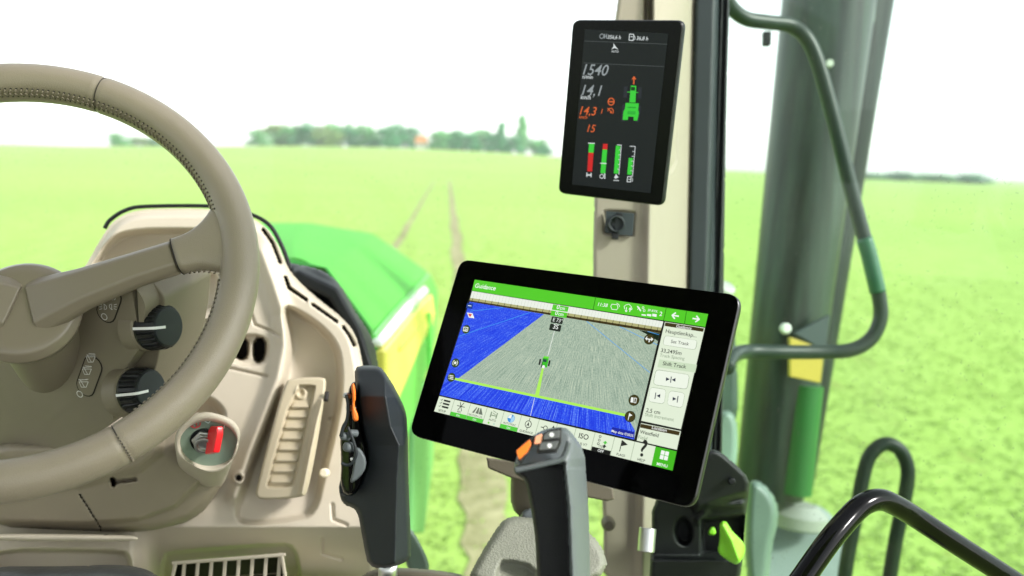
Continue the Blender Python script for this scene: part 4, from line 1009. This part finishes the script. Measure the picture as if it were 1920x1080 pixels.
# ------------------------------------------------------------ corner post display
cq = [(1073, 36), (1281, 37), (1241, 387), (1045, 363)]
cw = quad_pose(cq, .142); cp = Plane(cw[0], cw[1]-cw[0], cw[0]-cw[3])
print('corner depths', [round(float((p-CAM)@fwd), 3) for p in cw])
cdp = thing('corner_post_display', 'upright dark screen on the pillar showing speed numbers, bar gauges and a green tractor', 'display', np.mean(cw, 0)-cp.n*.03)
oc = cp.pxl(cq)
rbox('housing', cp, rounded(oc, .009), -.014, -.001, mat('post_display_back', (.004, .005, .006), .45, spec=.3), cdp, .005, 3)
rbox('cover_glass', cp, rounded(oc*.985+oc.mean(0)*.015, .008), -.0015, 0, mat('post_glass', (.0015, .002, .0025), .25, spec=.1), cdp, .0008, 2)
c = MB(); h1, h2, h3 = .0005, .001, .0016
cp.poly(c, [(1097, 55), (1253.5, 63), (1220, 362), (1073, 345.6)], emat((26, 31, 32)), h1)
LG = emat((150, 158, 160)); LW = emat((215, 222, 222)); ORr = emat((215, 100, 50)); GN = emat((60, 205, 60)); RD = emat((205, 40, 40)); DG = emat((42, 46, 52))
cp.line(c, [(1097, 77), (1252, 83)], .8, emat((80, 86, 86)), h2); cp.line(c, [(1095, 118), (1246, 125)], .8, emat((80, 86, 86)), h2)
cp.text(c, '356,6 h', (1139.5, 72.5), (1164.5, 73.6), LW, h2, .02, .15); cp.text(c, '36,8 h', (1193.7, 75), (1215.5, 76), LW, h2, .02, .15)
cp.disc(c, (1129, 68), 4.5, LG, h2, 20, 3.3); cp.line(c, [(1134.5, 64), (1134, 72)], 1.6, LG, h2); cp.line(c, [(1134, 68), (1138, 68)], 1.4, LG, h2); cp.line(c, [(1138.4, 64), (1138, 72)], 1.6, LG, h2)
cp.line(c, [(1181, 64), (1189, 64.5), (1188, 76), (1180, 75.5)], 1.4, LW, h2, True); cp.line(c, [(1183, 69), (1187, 69)], 1.3, LW, h2); cp.line(c, [(1190, 67), (1191.5, 72), (1190, 75)], 1.1, LW, h2)
cp.poly(c, [(1151, 81), (1154, 86), (1160, 93), (1153, 90), (1147, 93), (1151, 87)], LW, h2); cp.text(c, 'AUTO', (1147, 98), (1160, 98.7), LW, h2, .02)
cp.text(c, '1540', (1093.4, 140), (1141, 142), LG, h2, .01, .25); cp.text(c, 'n/min', (1092.7, 147), (1112, 148), LW, h2, .02, .1)
cp.text(c, '14,1', (1091.6, 178), (1128.6, 180), LG, h2, .01, .25); cp.text(c, 'km/h', (1089.3, 185.5), (1108, 186.5), LW, h2, .02, .1)
cp.text(c, '14,3', (1087.5, 214.5), (1118.7, 216.7), ORr, h2, .01, .25); cp.text(c, 'km/h', (1086.5, 222), (1101.5, 222.8), ORr, h2, .02, .1); cp.text(c, '1', (1127.5, 213), (1130.5, 213.1), ORr, h2, .02, .2)
cp.text(c, '15', (1101.5, 247), (1117, 248), ORr, h2, .01, .25)
cp.disc(c, (1146.5, 190.7), 7, ORr, h2, 24, 5); cp.line(c, [(1142, 190.5), (1151, 191)], 2.2, ORr, h2)
cp.disc(c, (1145.5, 209), 6.4, ORr, h2, 18, 4.8, -40, 180); cp.line(c, [(1140, 203), (1147, 210)], 1.5, ORr, h2); cp.disc(c, (1146.5, 210.5), 2, ORr, h2)
cp.poly(c, [(1189.5, 142.5), (1194, 149), (1190.5, 148.5), (1190, 158), (1187.5, 158), (1188, 148.4), (1184.6, 149)], ORr, h2)
for q in ([(1170.5, 162), (1177.5, 162.4), (1176.5, 183.5), (1169.5, 183)], [(1197, 163.6), (1204, 164), (1203, 185), (1196, 184.6)], [(1167.5, 196), (1174, 196), (1172, 228), (1165.5, 227.5)], [(1196, 198), (1203, 198.5), (1198.5, 229.5), (1193, 229)]): cp.poly(c, q, DG, h2)
cp.poly(c, [(1184, 160.5), (1194, 161), (1192.5, 192.5), (1181, 192)], GN, h3); cp.line(c, [(1177, 172.5), (1197, 173.5)], 1.2, GN, h2)
cp.poly(c, [(1184.5, 163), (1192, 163.3), (1191.6, 170), (1184, 169.6)], emat((20, 60, 30)), h3+.0002)
cp.poly(c, [(1174, 193), (1199, 194), (1197.5, 206), (1199, 212), (1196, 226), (1189, 226), (1189, 219), (1179, 218.5), (1178, 225), (1168.5, 224.5), (1170, 209), (1173, 204)], GN, h3)
cp.poly(c, [(1178, 200), (1194, 200.6), (1193, 203), (1177.5, 202.4)], emat((40, 160, 50)), h3+.0002); cp.poly(c, [(1178, 208), (1193, 208.6), (1192.4, 215), (1177.5, 214.4)], emat((45, 175, 55)), h3+.0002)
cp.poly(c, [(1105.3, 268), (1115.3, 268.4), (1113.6, 286.4), (1104, 286)], GN, h2); cp.poly(c, [(1104, 286), (1113.6, 286.4), (1110.8, 321.5), (1101.8, 321)], RD, h2); cp.line(c, [(1104, 268.3), (1116, 268.8)], 1.6, LW, h3)
cp.poly(c, [(1131.5, 269.5), (1140, 269.9), (1139.2, 280.5), (1130.4, 280)], RD, h2); cp.poly(c, [(1130.4, 280), (1139.2, 280.5), (1135.6, 325), (1126.6, 324.4)], GN, h2); cp.line(c, [(1126.5, 306), (1138.5, 306.5)], 1.6, LW, h3)
cp.poly(c, [(1155.5, 273), (1164, 273.4), (1160, 325.5), (1151.5, 325)], GN, h2); cp.line(c, [(1158, 271.5), (1166, 272), (1161.5, 327)], 1.2, LW, h3)
cp.poly(c, [(1179.5, 296), (1187.5, 296.4), (1185, 327.5), (1176.6, 327)], GN, h2); cp.line(c, [(1182, 274), (1192, 274.6), (1187, 330), (1184, 330)], 1.2, LW, h3)
for k in range(1, 6): cp.line(c, [(1162+.4-k*.75, 272+k*9), (1165.5-k*.75, 272.2+k*9)], 1, LW, h3); cp.line(c, [(1187.4-k*.8, 275+k*9), (1191.2-k*.8, 275.2+k*9)], 1, LW, h3)
cp.line(c, [(1101, 324), (1101, 331)], 2, LW, h2); cp.line(c, [(1109, 324.5), (1109, 331.5)], 2, LW, h2); cp.line(c, [(1101, 328), (1109, 328)], 2.4, LW, h2)
cp.disc(c, (1129, 330.5), 4.4, LW, h2, 18, 3.1); cp.line(c, [(1134.5, 325), (1134.5, 335)], 2, LW, h2)
cp.poly(c, [(1156, 326), (1158, 330), (1161, 332), (1155, 335), (1152, 333)], LW, h2); cp.line(c, [(1151, 338), (1161, 338.4)], 1.3, LW, h2)
cp.line(c, [(1177.5, 331), (1184, 331.4), (1183, 341), (1176.5, 340.6)], 1.4, LW, h2, True); cp.line(c, [(1179, 336), (1183, 336)], 1.2, LW, h2); cp.line(c, [(1186, 333), (1187, 337), (1185.5, 340.5)], 1, LW, h2)
c.build('screen', None, cdp)
V = np.array([P(x, y, d) for d in (1.02, 1.30) for x, y in ((1150, 110), (1240, 110), (1240, 310), (1150, 310))])
# ------------------------------------------------------------ pillar, door frame, socket
post = thing('cab_pillar', 'beige cab corner pillar behind the upright screen', 'pillar', P(1200, 1080, 1.32))
pil = [(1166, -60), (1316, -60), (1312, 40), (1304, 380), (1298, 560), (1290, 700), (1290, 1110), (1130, 1110), (1132, 960), (1112, 700), (1112, 378), (1124, 200), (1150, 60)]
def pild(X, Y):
    D = 1.24+.0*X
    D = D+.10*sst(X-(1213+(540-Y)*.02), 0, 110)+.012*np.exp(-((X-1215-(540-Y)*.02)/10)**2)*-1
    D += .004*sst(sdl(X, Y, [(1262, 115), (1266, 120), (1268, 200), (1266, 300), (1255, 322)]), 5, 1)
    D += .05*sst(sdl(X, Y, [(1217, -60), (1216, 36)]), 10, 4)
    D += .01*sst(sdf(X, Y, [(1134, 395), (1190, 398), (1186, 442), (1132, 438)]), -2, 1)
    return D
relief('pillar_trim', pil, pild, mat('pillar_beige', (.31, .272, .21), .6, bump=.3, bscale=1200), post, cell=3, thick=.08, round_=(6, .01), k=1)
bp_ = Plane(P(1161, 418, 1.236), RT, UP)
rbox('display_arm', bp_, bp_.pxl([(1150, 130), (1195, 130), (1195, 290), (1150, 290)]), -.02, .17, black, cdp, .004)
soc = thing('power_socket', 'small black open socket set in the pillar under the upright screen', 'socket', P(1161, 425, 1.24))
rbox('socket_plate', bp_, bp_.pxl([(1136, 396), (1189, 400), (1186, 443), (1163, 441), (1134, 436)]), -.002, .003, mat('socket_plate', (.02, .03, .033), .45), soc, .001)
V_, F_ = cyl_vf(bp_.w(bp_.px(1153, 421), .002), bp_.n+RT*.1, [(0, .0125), (.010, .0125), (.0105, .0095), (.001, .0093)], 20); mesh('socket_ring', V_, F_, char, soc); 
rbox('flap', bp_, bp_.pxl([(1145, 436), (1160, 437), (1158, 450), (1147, 449)]), .002, .008, black, soc, .001)
rbox('hinge', bp_, bp_.pxl([(1155, 400), (1167, 401), (1166, 410), (1154, 409)]), .003, .008, black, soc, .001)
df = thing('door_frame', 'black and grey vertical door frame with rubber seal right of the beige pillar', 'door frame', P(1320, 1000, 1.4))
relief('frame_post', [(1304, -60), (1352, -60), (1346, 200), (1340, 600), (1335, 1100), (1280, 1100), (1288, 600), (1297, 200)], lambda X, Y: 1.31+.02*sst(X-(1340+(540-Y)*.03), -18, -6), mat('frame_grey', (.018, .025, .028), .45, spec=.35), df, cell=3.2, thick=.05, round_=(6, .01), k=1)
relief('door_seal', [(1348, -60), (1370, -60), (1362, 200), (1356, 600), (1352, 1100), (1334, 1100), (1338, 600), (1343, 200)], lambda X, Y: 1.335+.004*np.sin((X-(1340+(540-Y)*.03))/1.8), rubber, df, cell=2, thick=.05, round_=(5, .01), k=1)

# ------------------------------------------------------------ things outside the right window
ex = thing('exhaust_stack', 'tall grey green exhaust stack standing outside the door on a pale round flange', 'exhaust pipe', P(1470, 985, 2.3))
def excyl(name, a_, b_, ra, rb, m, par=ex, seg=48, **kw):
    a_, b_ = np.array(a_), np.array(b_); L = np.linalg.norm(b_-a_); return cyl(name, a_, b_-a_, [(0, ra), (L, rb)], m, par, seg, **kw)
sg = mat('stack_grey_green', (.020, .034, .025), .36, spec=.4, var=.7, vscale=30, st=(1, 1, .02))
excyl('stack_shield', P(1442, 925, 2.3), P(1568, -120, 2.25), .090, .122, sg)
excyl('rear_shield', P(1478, 905, 2.42), P(1618, -40, 2.42), .068, .092, mat('stack_dark', (.010, .018, .014), .45, spec=.3, var=.6, vscale=40, st=(1, 1, .02)))
excyl('green_cover', P(1492, 925, 2.225), P(1512, 722, 2.225), .040, .043, mat('cover_green', (.02, .13, .025), .4, spec=.3))
cyl('flange', P(1490, 985, 2.3), P(1498, 925, 2.3)-P(1490, 985, 2.3), [(0, .075), (.006, .082), (.035, .082), (.045, .07), (.06, .05)], mat('flange_grey', (.26, .29, .25), .5), ex, 40)
bpl = Plane(P(1590, 20, 2.2), RT, UP)
rbox('top_bracket', bpl, bpl.pxl([(1549, -60), (1650, -60), (1640, 42), (1600, 45), (1549, 52)]), -.02, 0, mat('bracket_grey', (.25, .31, .29), .5), ex, .004)
cyl('bolt', P(1571, 12, 2.19), -fwd, [(0, .017), (.01, .016), (.014, .01)], mat('bolt_pale', (.45, .5, .42), .4), ex, 16)
cyl('bolt', P(1554, 120, 2.15), -fwd, [(0, .010), (.01, .009)], mat('bolt_pale2', (.45, .5, .42), .4), ex, 16)
cyl('bolt', P(1472, 616, 2.15), -fwd, [(0, .014), (.01, .013), (.014, .009)], mat('bolt_white', (.7, .75, .68), .4), ex, 16)
lp = Plane(P(1500, 690, 2.13), unit(RT*.97+fwd*.2), UP)
rbox('yellow_label', lp, lp.pxl([(1481, 632), (1545, 655), (1538, 718), (1481, 706)]), -.01, .002, mat('label_yellow', (.42, .33, .03), .5), ex, .002)
rbox('dark_clamp', lp, lp.pxl([(1488, 625), (1555, 590), (1548, 655), (1540, 655)]), -.01, .004, mat('clamp_dark', (.02, .04, .04), .5), ex, .002)
rail = thing('mirror_rail', 'bent grey green tube rail curving outside the door window', 'rail', P(1400, 660, 1.7))
pts = [(1352, -40, 1.62), (1366, 6, 1.64), (1396, 34, 1.66), (1440, 42, 1.68), (1482, 48, 1.7), (1512, 72, 1.7), (1534, 120, 1.7), (1562, 220, 1.7), (1592, 340, 1.7), (1616, 430, 1.7), (1636, 500, 1.7), (1649, 560, 1.7), (1650, 600, 1.7), (1632, 636, 1.7), (1596, 656, 1.7), (1540, 660, 1.7), (1460, 660, 1.68), (1400, 659, 1.66), (1374, 668, 1.6), (1362, 690, 1.55)]
tube('rail_tube', [P(*q) for q in pts], .0142, mat('rail_grey_green', (.018, .032, .025), .38, spec=.3), rail, 20, 8)
tube('rail_highlight', [P(1620, 446, 1.7), P(1630, 480, 1.7), P(1642, 530, 1.7), P(1646, 548, 1.7)], .0158, mat('highlight_teal', (.012, .10, .045), .4), rail, 20, 4)  # teal highlight on the rail, coloured in as a slightly wider tube
rp = Plane(P(1436, 74, 1.67), RT, UP)
rbox('rail_clip', rp, rp.pxl([(1428, 62), (1443, 62), (1442, 88), (1428, 88)]), 0, .014, rubber, rail, .002)
ur = tag(tube('grab_hoop', [P(x, y, 1.9) for x, y in [(1580, 1110), (1590, 1040), (1606, 960), (1618, 895), (1632, 853), (1660, 832), (1688, 845), (1702, 880), (1697, 930), (1680, 1010), (1664, 1110)]], .0155, mat('hoop_dark_green', (.003, .014, .006), .45, spec=.25), None, 20, 8),
   'dark green upside down U shaped grab hoop outside over the grass', 'grab handle')
hr = tag(tube('handrail', [P(x, y, d) for x, y, d in [(1450, 1165, .84), (1500, 1092, .86), (1552, 1018, .88), (1594, 968, .90), (1622, 944, .91), (1652, 937, .92), (1684, 950, .93), (1720, 972, .94), (1790, 1018, .95), (1930, 1108, .97), (1990, 1150, .98)]], .0118, gloss_black, None, 24, 10),
   'glossy black bent handrail crossing the bottom right corner', 'handrail')
deck = tag(relief('fender_deck', [(1400, 1110), (1420, 960), (1480, 940), (1540, 945), (1580, 990), (1605, 1110)], lambda X, Y: 2.45-.3*(Y-940)/160., mat('deck_grey_green', (.20, .26, .235), .5, var=.08), cell=5, thick=.08, round_=(14, .03)),
   'grey green rounded fender deck below the exhaust flange', 'deck')
bx = thing('side_housing', 'grey green rounded equipment housing outside behind the black latch', 'housing', P(1430, 1080, 1.8))
relief('housing_body', [(1396, 1110), (1398, 905), (1420, 898), (1446, 920), (1460, 950), (1458, 985), (1448, 1020), (1440, 1110)], lambda X, Y: 1.75+0*X, mat('housing_gg', (.12, .18, .15), .45, var=.15, vscale=8), bx, cell=4, thick=.12, round_=(14, .05))
relief('housing_top', [(1336, 900), (1342, 790), (1352, 768), (1374, 770), (1384, 800), (1382, 870), (1372, 900)], lambda X, Y: 1.75+0*X, mat('housing_gg2', (.16, .24, .20), .45, var=.15, vscale=8), bx, cell=4, thick=.10, round_=(10, .04))
relief('housing_dark', [(1330, 560), (1372, 560), (1384, 700), (1384, 800), (1340, 800), (1330, 700)], lambda X, Y: 1.9+0*X, mat('housing_dark', (.03, .06, .045), .45, var=.3, vscale=12), bx, cell=5, thick=.05, round_=(8, .02))
lamp = tag(cyl('work_lamp', P(1357, 545, 1.8), camv(.2, .8, .5), [(-.03, .012), (-.01, .022), (.01, .022), (.014, .018)], mat('lamp_pale', (.5, .52, .48), .35), None, 24), 'small pale round fitting peeking over the top right display corner', 'fitting')

# ------------------------------------------------------------ latch housing with green lever
la = thing('door_latch', 'black moulded door latch housing with lime green release lever', 'latch', P(1310, 1080, 1.12))
lat = [(1216, 1110), (1222, 1000), (1222, 945), (1260, 900), (1318, 850), (1335, 842), (1350, 846), (1376, 868), (1406, 896), (1404, 930), (1398, 965), (1396, 990), (1392, 1060), (1382, 1110)]
ov = [(1265, 985), (1280, 966), (1296, 985), (1298, 1010), (1285, 1024), (1268, 1015)]
def latd(X, Y):
    D = 1.10+.0002*(Y-900)
    D = D-.035*sst(sdf(X, Y, [(1318, 830), (1350, 830), (1420, 890), (1415, 925), (1330, 950), (1305, 960), (1290, 930)]), -6, 10)
    D += .025*sst(sdf(X, Y, chaikin(ov, 2)), -4, 6)
    D -= .012*np.exp(-(sdl(X, Y, [(1308, 975), (1330, 950), (1390, 944)])/6)**2)
    D += .05*sst(sdf(X, Y, [(1315, 975), (1395, 965), (1395, 1040), (1315, 1040)]), -3, 5)
    D -= .02*sst(Y, 1040, 1052)
    return D
relief('latch_body', lat, latd, black_mat, la, cell=2.6, thick=.08, round_=(8, .015), k=1)
def leverd(X, Y): return 1.085-.02*np.exp(-(sdl(X, Y, [(1356, 985), (1372, 1015), (1384, 1048)])/12)**2)
relief('release_lever', [(1348, 978), (1362, 976), (1373, 997), (1393, 1014), (1399, 1030), (1390, 1054), (1378, 1060), (1360, 1048), (1344, 1036), (1350, 1010)], leverd, lime, la, cell=1.8, thick=.02, round_=(6, .008))
relief('lever_stub', [(1326, 1004), (1329, 990), (1337, 986), (1343, 994), (1342, 1004)], lambda X, Y: 1.13+0*X, lime, la, cell=1.6, thick=.02, round_=(4, .006))
cyl('bolt', P(1371, 902, 1.062), camv(0, 0, 1), [(0, .0055), (.004, .0052), (.005, .004)], black, la, 6, False, .0008)
cyl('bolt', P(1332, 856, 1.062), camv(0, 0, 1), [(0, .0055), (.004, .0052), (.005, .004)], black, la, 6, False, .0008)
V = []; Fc = []
ra = unit(camv(.12, .97, -.22)); ru = unit(np.cross(ra, fwd)); rv = np.cross(ra, ru); cc = P(1213, 1012, 1.05); N = 30
for k in range(N+1):
    t = R(-50+290*k/N)+.4
    for rr, hz in ((.0105, -.014), (.0105, .014), (.0085, .014), (.0085, -.014)): V.append(cc+ra*hz+rr*(math.cos(t)*ru+math.sin(t)*rv))
for k in range(N):
    for q in range(4): Fc.append((k*4+q, k*4+(q+1) % 4, k*4+4+(q+1) % 4, k*4+4+q))
tag(bevel(mesh('spring_clip', V, Fc, metal), .0006), 'silver open ring clip left of the black latch housing', 'clip')
cyl('trim_button', P(1141, 983, 1.225), camv(0, 0, 1), [(-.01, .010), (.0, .010), (.006, .006)], brown, post, 20)

# ------------------------------------------------------------ multifunction lever (centre)
lv = thing('drive_lever', 'tall charcoal hand lever with orange thumb buttons left of the large display', 'lever', P(728, 1075, .88))
lvo = [(664, 700), (668, 688), (680, 685), (712, 686), (722, 698), (738, 722), (750, 745), (760, 768), (764, 790), (766, 900), (771, 1030), (769, 1050), (740, 1063), (715, 1068), (690, 1060), (684, 1033), (678, 1000), (672, 967), (664, 953), (645, 947), (637, 932), (635, 905), (655, 860), (668, 850), (672, 820)]
crease = [(721, 690), (722, 742), (730, 790), (748, 835), (742, 900), (738, 1060)]
def lvd(X, Y):
    xc = np.interp(Y, [690, 742, 800, 835, 900, 1060], [721, 722, 732, 748, 744, 740])
    D = .86+.0*X
    D = D+.0009*np.clip(X-xc, 0, 60)*.9+.00035*np.clip(xc-X, 0, 100)
    D += .030*np.clip((744-Y)/58, 0, 1)
    D += .012*sst(sdf(X, Y, chaikin([(640, 700), (668, 700), (676, 790), (692, 855), (670, 925), (630, 925)], 1)), -4, 3)
    D += .022*np.exp(-((Y-1000)/1e9)**2)*0
    return D
relief('lever_body', lvo, lvd, char, lv, cell=2, thick=.045, round_=(9, .022), k=1)
tube('lever_stem', [P(728, 1055, .885), P(726, 1100, .90)], .010, metal, lv, 20, 3)
# thumb console on the left side of the head
lvt = [(640, 872), (637, 815), (650, 787), (652, 738), (656, 722), (668, 712), (673, 790), (690, 852), (686, 880), (668, 925), (646, 930), (638, 905)]
relief('thumb_panel', lvt, lambda X, Y: .877-.010*np.exp(-((X-660)/14.)**2), gloss_black, lv, cell=1.8, thick=.04, round_=(5, .008), k=1)
relief('rocker_button', [(658, 720), (665, 718), (668, 745), (664, 760), (672, 778), (672, 790), (662, 790), (659, 770), (661, 750)], lambda X, Y: .855+0*X, orange, lv, cell=1.3, thick=.015, round_=(3, .004), k=1)
relief('thumb_paddle', [(664, 838), (676, 840), (688, 862), (684, 885), (664, 905), (655, 905), (662, 880)], lambda X, Y: .862+0*X, greyp, lv, cell=1.6, thick=.012, round_=(4, .005), k=1)
for (x, y, r_) in ((651, 742, .003), (646, 818, .004), (653, 838, .005), (660, 812, .0035), (656, 765, .003), (664, 861, .0025)):
    cyl('thumb_switch', P(x, y, .866), camv(-.5, .2, .8), [(-.006, r_*1.15), (.003, r_), (.0045, r_*.6)], greyp if r_ > .0032 else metal, lv, 14)
tube('thumb_guard', [P(x, y, .862) for x, y in [(640, 868), (650, 872), (660, 868), (668, 850), (662, 825), (652, 800)]], .0016, char, lv, 8)
tube('thumb_guard', [P(x, y, .86) for x, y in [(650, 740), (653, 762), (651, 786), (644, 800), (639, 818)]], .0018, char, lv, 8)

# ------------------------------------------------------------ joystick (foreground)
js = thing('joystick', 'grey and black curved joystick with orange switch in front of the display', 'joystick', P(1050, 1085, .66))
jo = [(963, 885), (966, 862), (980, 835), (1004, 813), (1027, 803), (1058, 800), (1072, 811), (1096, 845), (1099, 890), (1103, 947), (1105, 1000), (1107, 1110), (1008, 1110), (1006, 1060), (1004, 1016), (999, 974), (990, 925), (984, 900), (972, 893)]
topf = chaikin([(964, 880), (968, 860), (984, 833), (1006, 813), (1030, 804), (1060, 801), (1066, 815), (1066, 840), (1055, 864), (1000, 875)], 1)
def jd(X, Y):
    xc = np.interp(Y, [800, 860, 875, 950, 1110], [1068, 1062, 1058, 1066, 1072])
    D = .655+.0*X+.0009*np.clip(X-xc, 0, 50)*.3+.000022*np.clip(X-xc, 0, 50)**2
    D = D+.020*sst(Y-(872-(X-965)*.06), -2, 8)*sst(xc-X, -3, 4)
    D -= .0002*np.clip(880-Y, 0, 80)*-1.2
    return D
def jm(X, Y):
    xc = np.interp(Y, [800, 860, 875, 950, 1110], [1064, 1060, 1058, 1066, 1072])
    return ((Y > 876-(X-965)*.06) & (X < xc-2))*1
relief('joystick_body', jo, jd, greyp, js, cell=2, thick=.05, round_=(9, .018), k=1, mfn=jm, mats=[greyp, mat('grip_rubber', (.006, .007, .008), .5, spec=.3, bump=.5, bscale=1200)])
jp = Plane(P(1028, 835, .662), unit(camv(.99, .12, .05)), unit(camv(-.1, .95, -.3)))
tube('edge_lip', [P(x, y, .652) for x, y in [(966, 882), (985, 878), (1020, 870), (1050, 862), (1060, 850), (1067, 828)]], .0022, greyp, js, 10)
rbox('button_recess', jp, rounded(jp.pxl([(1018, 818), (1030, 810), (1054, 806), (1053, 832), (1044, 851), (1008, 853), (1011, 838)]), .001), .006, .0135, mat('recess_black', (.01, .01, .01), .5), js, .001)
for q in ([(1022, 820), (1030, 814), (1051, 811), (1050, 826), (1020, 829)], [(1016, 834), (1049, 831), (1043, 846), (1012, 848)]):
    rbox('push_button', jp, rounded(jp.pxl(q), .001), .010, .0155, mat('button_grey', (.10, .105, .105), .45), js, .001)
mb = MB(); jp.disc(mb, (1036, 820), 4, white_p, .0158); jp.disc(mb, (1032, 840), 4, white_p, .0158); mb.build('button_marks', None, js)
rbox('rocker_recess', jp, rounded(jp.pxl([(972, 868), (980, 838), (1004, 818), (1006, 828), (990, 850), (979, 871)]), .001), .004, .012, mat('recess_black2', (.01, .01, .01), .5), js, .001)
rbox('rocker_switch', jp, rounded(jp.pxl([(971, 850), (996, 829), (998, 838), (990, 852), (976, 866)]), .0012), .008, .018, orange, js, .0018)
rbox('push_button', jp, rounded(jp.pxl([(1006, 822), (1018, 817), (1019, 826), (1014, 836), (1003, 837)]), .001), .008, .014, mat('pale_orange', (.85, .38, .22), .4), js, .0012)

# ------------------------------------------------------------ odds and ends at the bottom
tag(relief('leather_cushion', [(-60, 1110), (-60, 1062), (150, 1062), (200, 1058), (262, 1062), (300, 1080), (320, 1110)], lambda X, Y: .86+0*X, mat('worn_black_leather', (.035, .037, .036), .45, bump=1.5, bscale=60, var=.35, vscale=25), cell=3, thick=.10, round_=(24, .05)),
    'worn dark grey leather cushion edge in the bottom left corner', 'cushion')
tag(relief('console_trim', [(650, 1110), (690, 1066), (760, 1064), (830, 1070), (880, 1080), (890, 1110)], lambda X, Y: .93+0*X, brown, cell=3, thick=.10, round_=(12, .03)),
    'brown beige console trim at the foot of the charcoal lever', 'console')
tag(relief('floor_rail', [(758, 1000), (770, 985), (800, 1040), (808, 1075), (760, 1075)], lambda X, Y: 1.15+0*X, greygreen, cell=3, thick=.04, round_=(6, .01)),
    'small grey green bracket between the charcoal lever and the green crop', 'bracket')

# ------------------------------------------------------------ glazing, and unseen cab parts added round the viewer for the light
def pane(name, pts, m, label):
    V = np.array([P(*q) for q in pts]); o = mesh(name, V, [(0, 1, 2, 3)], m, None, False); s_ = o.modifiers.new('s', 'SOLIDIFY'); s_.thickness = .005
    return tag(o, label, 'window')
pane('windscreen', [(-400, -300, 1.5), (1160, -300, 1.5), (1112, 1300, 1.62), (-400, 1300, 1.62)], glass('windscreen_glass', (.97, 1, .97), .005), 'clear windscreen pane between the dashboard and the bonnet')
pane('door_window', [(1372, -300, 1.40), (2500, -300, .80), (2500, 1300, .80), (1352, 1300, 1.40)], glass('door_glass', (.92, .98, .93), .008), 'faintly green door window pane right of the black frame')
liner = mat('roof_liner', (.62, .60, .54), .9)
def slab(name, c_, s_, m, **kw):
    V, Fc = boxv(c_, s_); o = mesh(name, V, Fc, m, None, False); return bevel(o, .01)
tag(slab('added_roof', (-.25, -.25, 3.15), (1.9, 1.7, .08), liner), kind='structure')  # unseen roof, put in so the display glass reflects something dark
tag(slab('cab_floor', (-.25, .05, 1.2), (1.8, 2.3, .05), mat('floor_mat', (.05, .05, .05), .8)), kind='structure')
wallm = mat('bounce_trim', (.40, .37, .31), .8)  # pale, so the added walls bounce light into the cab
tag(slab('added_left_wall', (-1.18, -.2, 1.8), (.06, 1.9, 1.15), wallm), kind='structure')  # out of view, added to cut green bounce from the left
tag(slab('added_right_wall', (.64, -.35, 1.65), (.06, 1.6, .85), wallm), kind='structure')  # out of view, added to cut green bounce from the right
tag(slab('added_front_wall', (.1, 1.2, 1.55), (.75, .05, .72), wallm), kind='structure')  # hidden below the frame, added to keep green ground light off the dash
tag(slab('added_rear_wall', (-.25, -1.15, 1.75), (1.7, .06, 1.1), mat('rear_trim', (.30, .28, .24), .8)), kind='structure')  # unseen, added to darken what the screens reflect
for x_ in (-1.1, .6): tag(slab('added_rear_pillar', (x_, -1.1, 2.4), (.14, .12, 1.5), mat('rear_pillar_trim', (.12, .115, .10), .8)), ('left' if x_ < 0 else 'right')+' rear cab pillar behind the viewer, unseen, added for the light', 'pillar')  # unseen pillars, put in only for the lighting

# ------------------------------------------------------------ air
hz = slab('haze', (0, 900, 15), (4200, 2200, 34), mat('hz', (1, 1, 1))); 
for m_ in list(hz.modifiers): hz.modifiers.remove(m_)
hm = bpy.data.materials.new('haze'); hm.use_nodes = True; hn = hm.node_tree.nodes; hn.remove(hn['Principled BSDF'])
pv = hn.new('ShaderNodeVolumePrincipled'); pv.inputs['Color'].default_value = (.95, .98, 1, 1); pv.inputs['Density'].default_value = .0005
hm.node_tree.links.new(pv.outputs[0], hn['Material Output'].inputs['Volume']); hz.data.materials[0] = hm; hz['kind'] = 'stuff'
